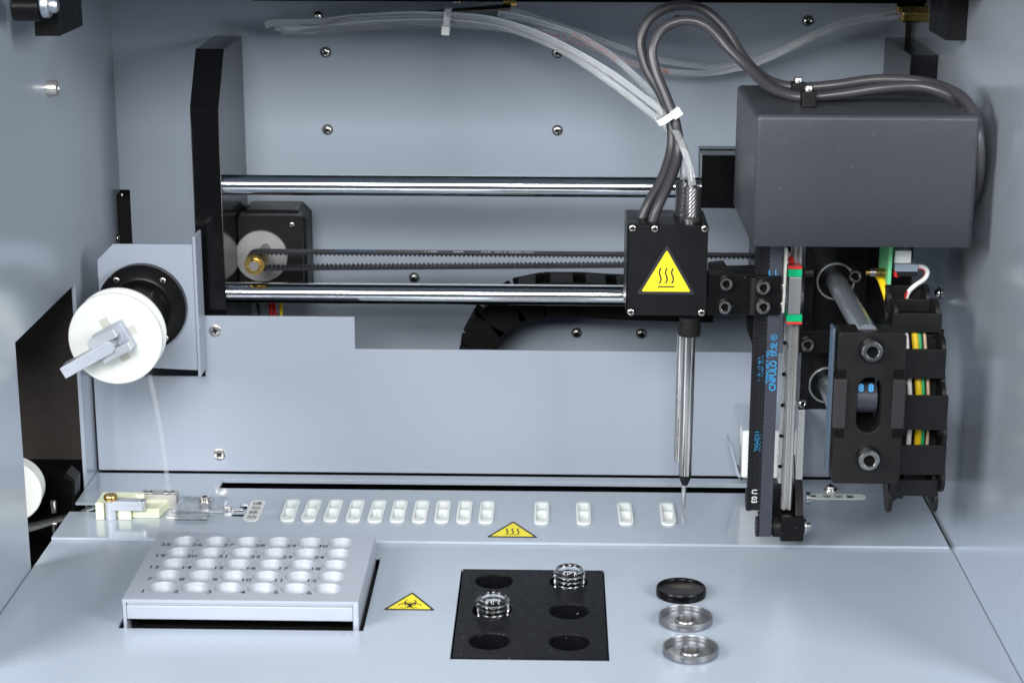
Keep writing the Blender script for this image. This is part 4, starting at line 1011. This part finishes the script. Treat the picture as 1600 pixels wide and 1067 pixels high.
# ---------------------------------------------------------------- drag chain on the right
t = thing('drag_chain', 'black drag chain with open windows showing coloured wires at the right', 'cable chain', (160, 830, 60))
segs = [  # y top, y bottom, left, right of each link's front bar, its depth
    (468, 488, 1386, 1454, 866), (490, 520, 1394, 1472, 852), (546, 592, 1406, 1478, 840), (618, 672, 1408, 1481, 834), (696, 742, 1402, 1478, 836), (750, 775, 1392, 1466, 842)]
for i, (ya, yb, xa, xb, Y) in enumerate(segs):
    u0, u1, v0, v1 = rect(xa, ya, xb, yb, Y)
    c = MB(); c.box(u0, u1, Y, Y+1.6, v0, v1)
    zc_ = (v0+v1)/2; h = (v1-v0)/2 + 4.6; d_ = .9 if i % 2 else 0
    for s_, sg in ((u0, 1), (u1-2.0, -1)):
        pr = rrect(Y+8.4, zc_, 8.4 - .8, h, 5.5, 5); c.prism(pr, 'yz', s_ + d_*sg, s_ + 2.0 + d_*sg)
    c.box(u0+1.5, u1-1.5, Y+15, Y+16.5, v0-3, v1+3)
    for s_ in (u0-.6, u1-1.4): c.cyl((s_, Y+7.5, v0-3.4), (s_+2.0, Y+7.5, v0-3.4), 7.0, n=28)
    build('link', c, M['matt'], parent=t, bevel=.4)
c = MB(); p0_, p1_ = at(1408, 512, Y=862), at(1458, 742, Y=862)
c.box(p0_.x, p1_.x, 859, 860, p1_.z, p0_.z); build('inner_face', c, M['void'], parent=t)
cw_ = [('wwhite', 1420, 1.2), ('wyel', 1434, 1.6), ('wgrn', 1441, 1.0), ('wtan', 1449, .8)]
for nm, x, r in cw_:
    pts = [at(x-6, 508, Y=857.5), at(x-4, 530, Y=854), at(x-2, 560, Y=850), at(x+1, 605, Y=846), at(x+2, 645, Y=845), at(x, 685, Y=846), at(x-4, 735, Y=850)]
    c = MB(); c.tube(pts, r, n=12)
    tag(build('wire', c, M[nm]), {'wwhite': 'white wire inside the drag chain, left of the yellow one', 'wyel': 'yellow wire inside the drag chain windows', 'wgrn': 'thin green wire beside the yellow one in the drag chain', 'wtan': 'tan wire right of the green one in the drag chain'}[nm], 'wire', 'wires in the drag chain')
c = MB(); a = at(1400, 752, Y=850); c.cyl((a.x-4, 856, a.z-4), (a.x+4, 856, a.z-4), 6.5, n=32); build('end_barrel', c, M['matt'], parent=t)

# ---------------------------------------------------------------- circuit board with connector
YP = 872.0
t = thing('circuit_board', 'pale green circuit board on edge with white connector below the motor cover', 'circuit board', (150, YP, 140))
x0, x1, z0, z1 = rect(1388, 384, 1397, 445, YP)
c = MB(); c.box(x0, x0+1.7, YP, YP+26, z0, z1+14); build('board', c, M['pcb'], parent=t, bevel=.1)
x0, x1, z0, z1 = rect(1400, 392, 1424, 412, YP+2)
c = MB(); c.box(x0-.6, x1, YP+2, YP+12, z0, z1); build('white_socket', c, M['nylon'], parent=t, bevel=.4)
x0, x1, z0, z1 = rect(1400, 412, 1434, 424, YP)
c = MB(); c.box(x0-.6, x1, YP-1, YP+12, z0, z1-.1); build('grey_plug', c, mat('blue_grey_plastic', (.2, .25, .3), .4), parent=t, bevel=.3)
x0, x1, z0, z1 = rect(1402, 424.5, 1433, 432, YP)
c = MB(); c.box(x0, x1, YP, YP+11, z0, z1); build('black_plug', c, M['matt'], parent=t, bevel=.3)
p = at(1386, 426, Y=YP+6); 
c = MB(); c.lathe([(0, 0), (2.4, 0), (2.4, 5.4), (0, 5.4)], p, (-1, 0, 0), n=6); build('brass_standoff', c, M['brass'], parent=t, smooth=False, bevel=.2)
c = MB(); c.cyl(p + Vector((-5.5, 0, 0)), p + Vector((-8, 0, 0)), 2.0, n=16); build('nut', c, M['steel'], parent=t)
c = MB(); c.cyl(p + Vector((-8, 0, 0)), p + Vector((-10, 0, 0)), 1.3, n=16); build('stud', c, M['brass'], parent=t)
c = MB(); p2 = at(1401, 427, Y=YP+3); c.lathe([(0, -2.4), (1.4, -1.5), (1.7, 0), (1.4, 1.5), (0, 2.4)], p2, (0, 0, 1), n=16); build('red_part', c, M['red'], parent=t)
for k, (nm, lab) in enumerate((('wwhite', 'pale grey lead looping from the circuit board plug to the drag chain'), ('wred', 'dark red lead beside the pale one under the circuit board plug'))):
    c = MB(); d = k*3
    c.tube(pth([(1434, 416+d, 878), (1444, 418+d, 878), (1449-d, 426+d, 877), (1444-d, 436+d, 876), (1430-d, 446+d, 874), (1420-d, 456+d, 874), (1414, 472, 876)]), 1.1 if k == 0 else .8, n=10)
    tag(build('lead_wire', c, M[nm]), lab, 'wire', 'leads of the circuit board')
c = MB(); c.tube(pth([(1368, 425, 900), (1376, 434, 884), (1383, 452, 876), (1388, 470, 874), (1392, 490, 872)]), 2.0, n=12)
tag(build('lead_wire', c, M['wyel']), 'thick yellow wire below the brass standoff, entering the drag chain', 'wire', 'leads of the circuit board')

# ---------------------------------------------------------------- white wash cup behind the arm
x0, x1, z0, z1 = rect(1160, 674, 1252, 748, 955)
t = thing('wash_station', 'white moulded wash cup against the cover panel behind the vertical arm', 'wash cup', ((x0+x1)/2, 965, DZ))
c = MB(); pz = at(1152, 633, Y=977).z; xx = at(1147, 640, Y=977).x
c.prism([(x0, z0), (x1, z0), (x1, z1), (x0, z1)], 'xz', 955, 972); build('cup', c, M['nylon'], parent=t, bevel=1.4, seg=4)
c = MB(); c.add([(x0+.4, 956, z1-.3), (x1-.4, 956, z1-.3), (x1+4, 978, pz), (xx, 978, pz), (x0+.4, 957, z1-1.8), (x1-.4, 957, z1-1.8), (x1+4, 978, pz-2), (xx, 978, pz-2)],
      [(0, 1, 2, 3), (7, 6, 5, 4), (0, 4, 5, 1), (1, 5, 6, 2), (2, 6, 7, 3), (3, 7, 4, 0)]); build('sloped_top', c, M['panel'], parent=t, bevel=.2)
a, b = at(1139, 692, Y=957), at(1152, 745, Y=957)
c = MB(); c.prism([(a.x, a.z), (a.x+.7, a.z), (b.x+.9, b.z+2), (b.x+3.4, b.z), (x0, b.z), (x0, b.z-1.6), (b.x+2.4, b.z-1.6), (b.x-.2, b.z+.6)], 'xz', 957, 972); build('rim', c, M['panel'], parent=t, bevel=.2)

# ---------------------------------------------------------------- studio light
world = bpy.data.worlds.new('World'); scene.world = world; world.use_nodes = True
bg = world.node_tree.nodes['Background']; bg.inputs['Color'].default_value = (.72, .86, 1, 1); bg.inputs['Strength'].default_value = .10
def softbox(name, loc, tgt, sx, sy, power, col=(1, 1, 1)):
    l = bpy.data.lights.new(name, 'AREA'); l.shape = 'RECTANGLE'; l.size = sx*S; l.size_y = sy*S; l.energy = power; l.color = col
    o = bpy.data.objects.new(name, l); COL.objects.link(o); o.location = Vector(loc)*S
    o.rotation_euler = (Vector(tgt)-Vector(loc)).to_track_quat('-Z', 'Y').to_euler(); return o
softbox('softbox_left', (-720, 240, 470), (80, 930, 130), 380, 420, 11.0)
softbox('softbox_right', (740, 200, 470), (-110, 930, 130), 380, 420, 10.0)
softbox('softbox_front', (-140, -280, 690), (-30, 970, 90), 520, 320, 16.8)

# ---------------------------------------------------------------- camera
cam = bpy.data.cameras.new('Camera'); co = bpy.data.objects.new('Camera', cam); COL.objects.link(co)
cam.sensor_width = 36; cam.sensor_fit = 'HORIZONTAL'; cam.lens = 36*FPX/1600; cam.clip_start = .02; cam.clip_end = 20
co.matrix_world = Matrix.Translation(CAM*S) @ Matrix(((RIGHT.x, UP.x, -FWD.x), (RIGHT.y, UP.y, -FWD.y), (RIGHT.z, UP.z, -FWD.z))).to_4x4()
cam.dof.use_dof = True; cam.dof.focus_distance = .955; cam.dof.aperture_fstop = 18
scene.camera = co
scene.view_settings.view_transform = 'Standard'; scene.view_settings.look = 'None'
scene.view_settings.exposure = 0; scene.view_settings.gamma = 1; scene.view_settings.use_curve_mapping = False
scene.cycles.max_bounces = 10; scene.cycles.transmission_bounces = 8; scene.cycles.use_denoising = True
for o in list(bpy.data.objects):
    if '_o' in o: del o['_o']
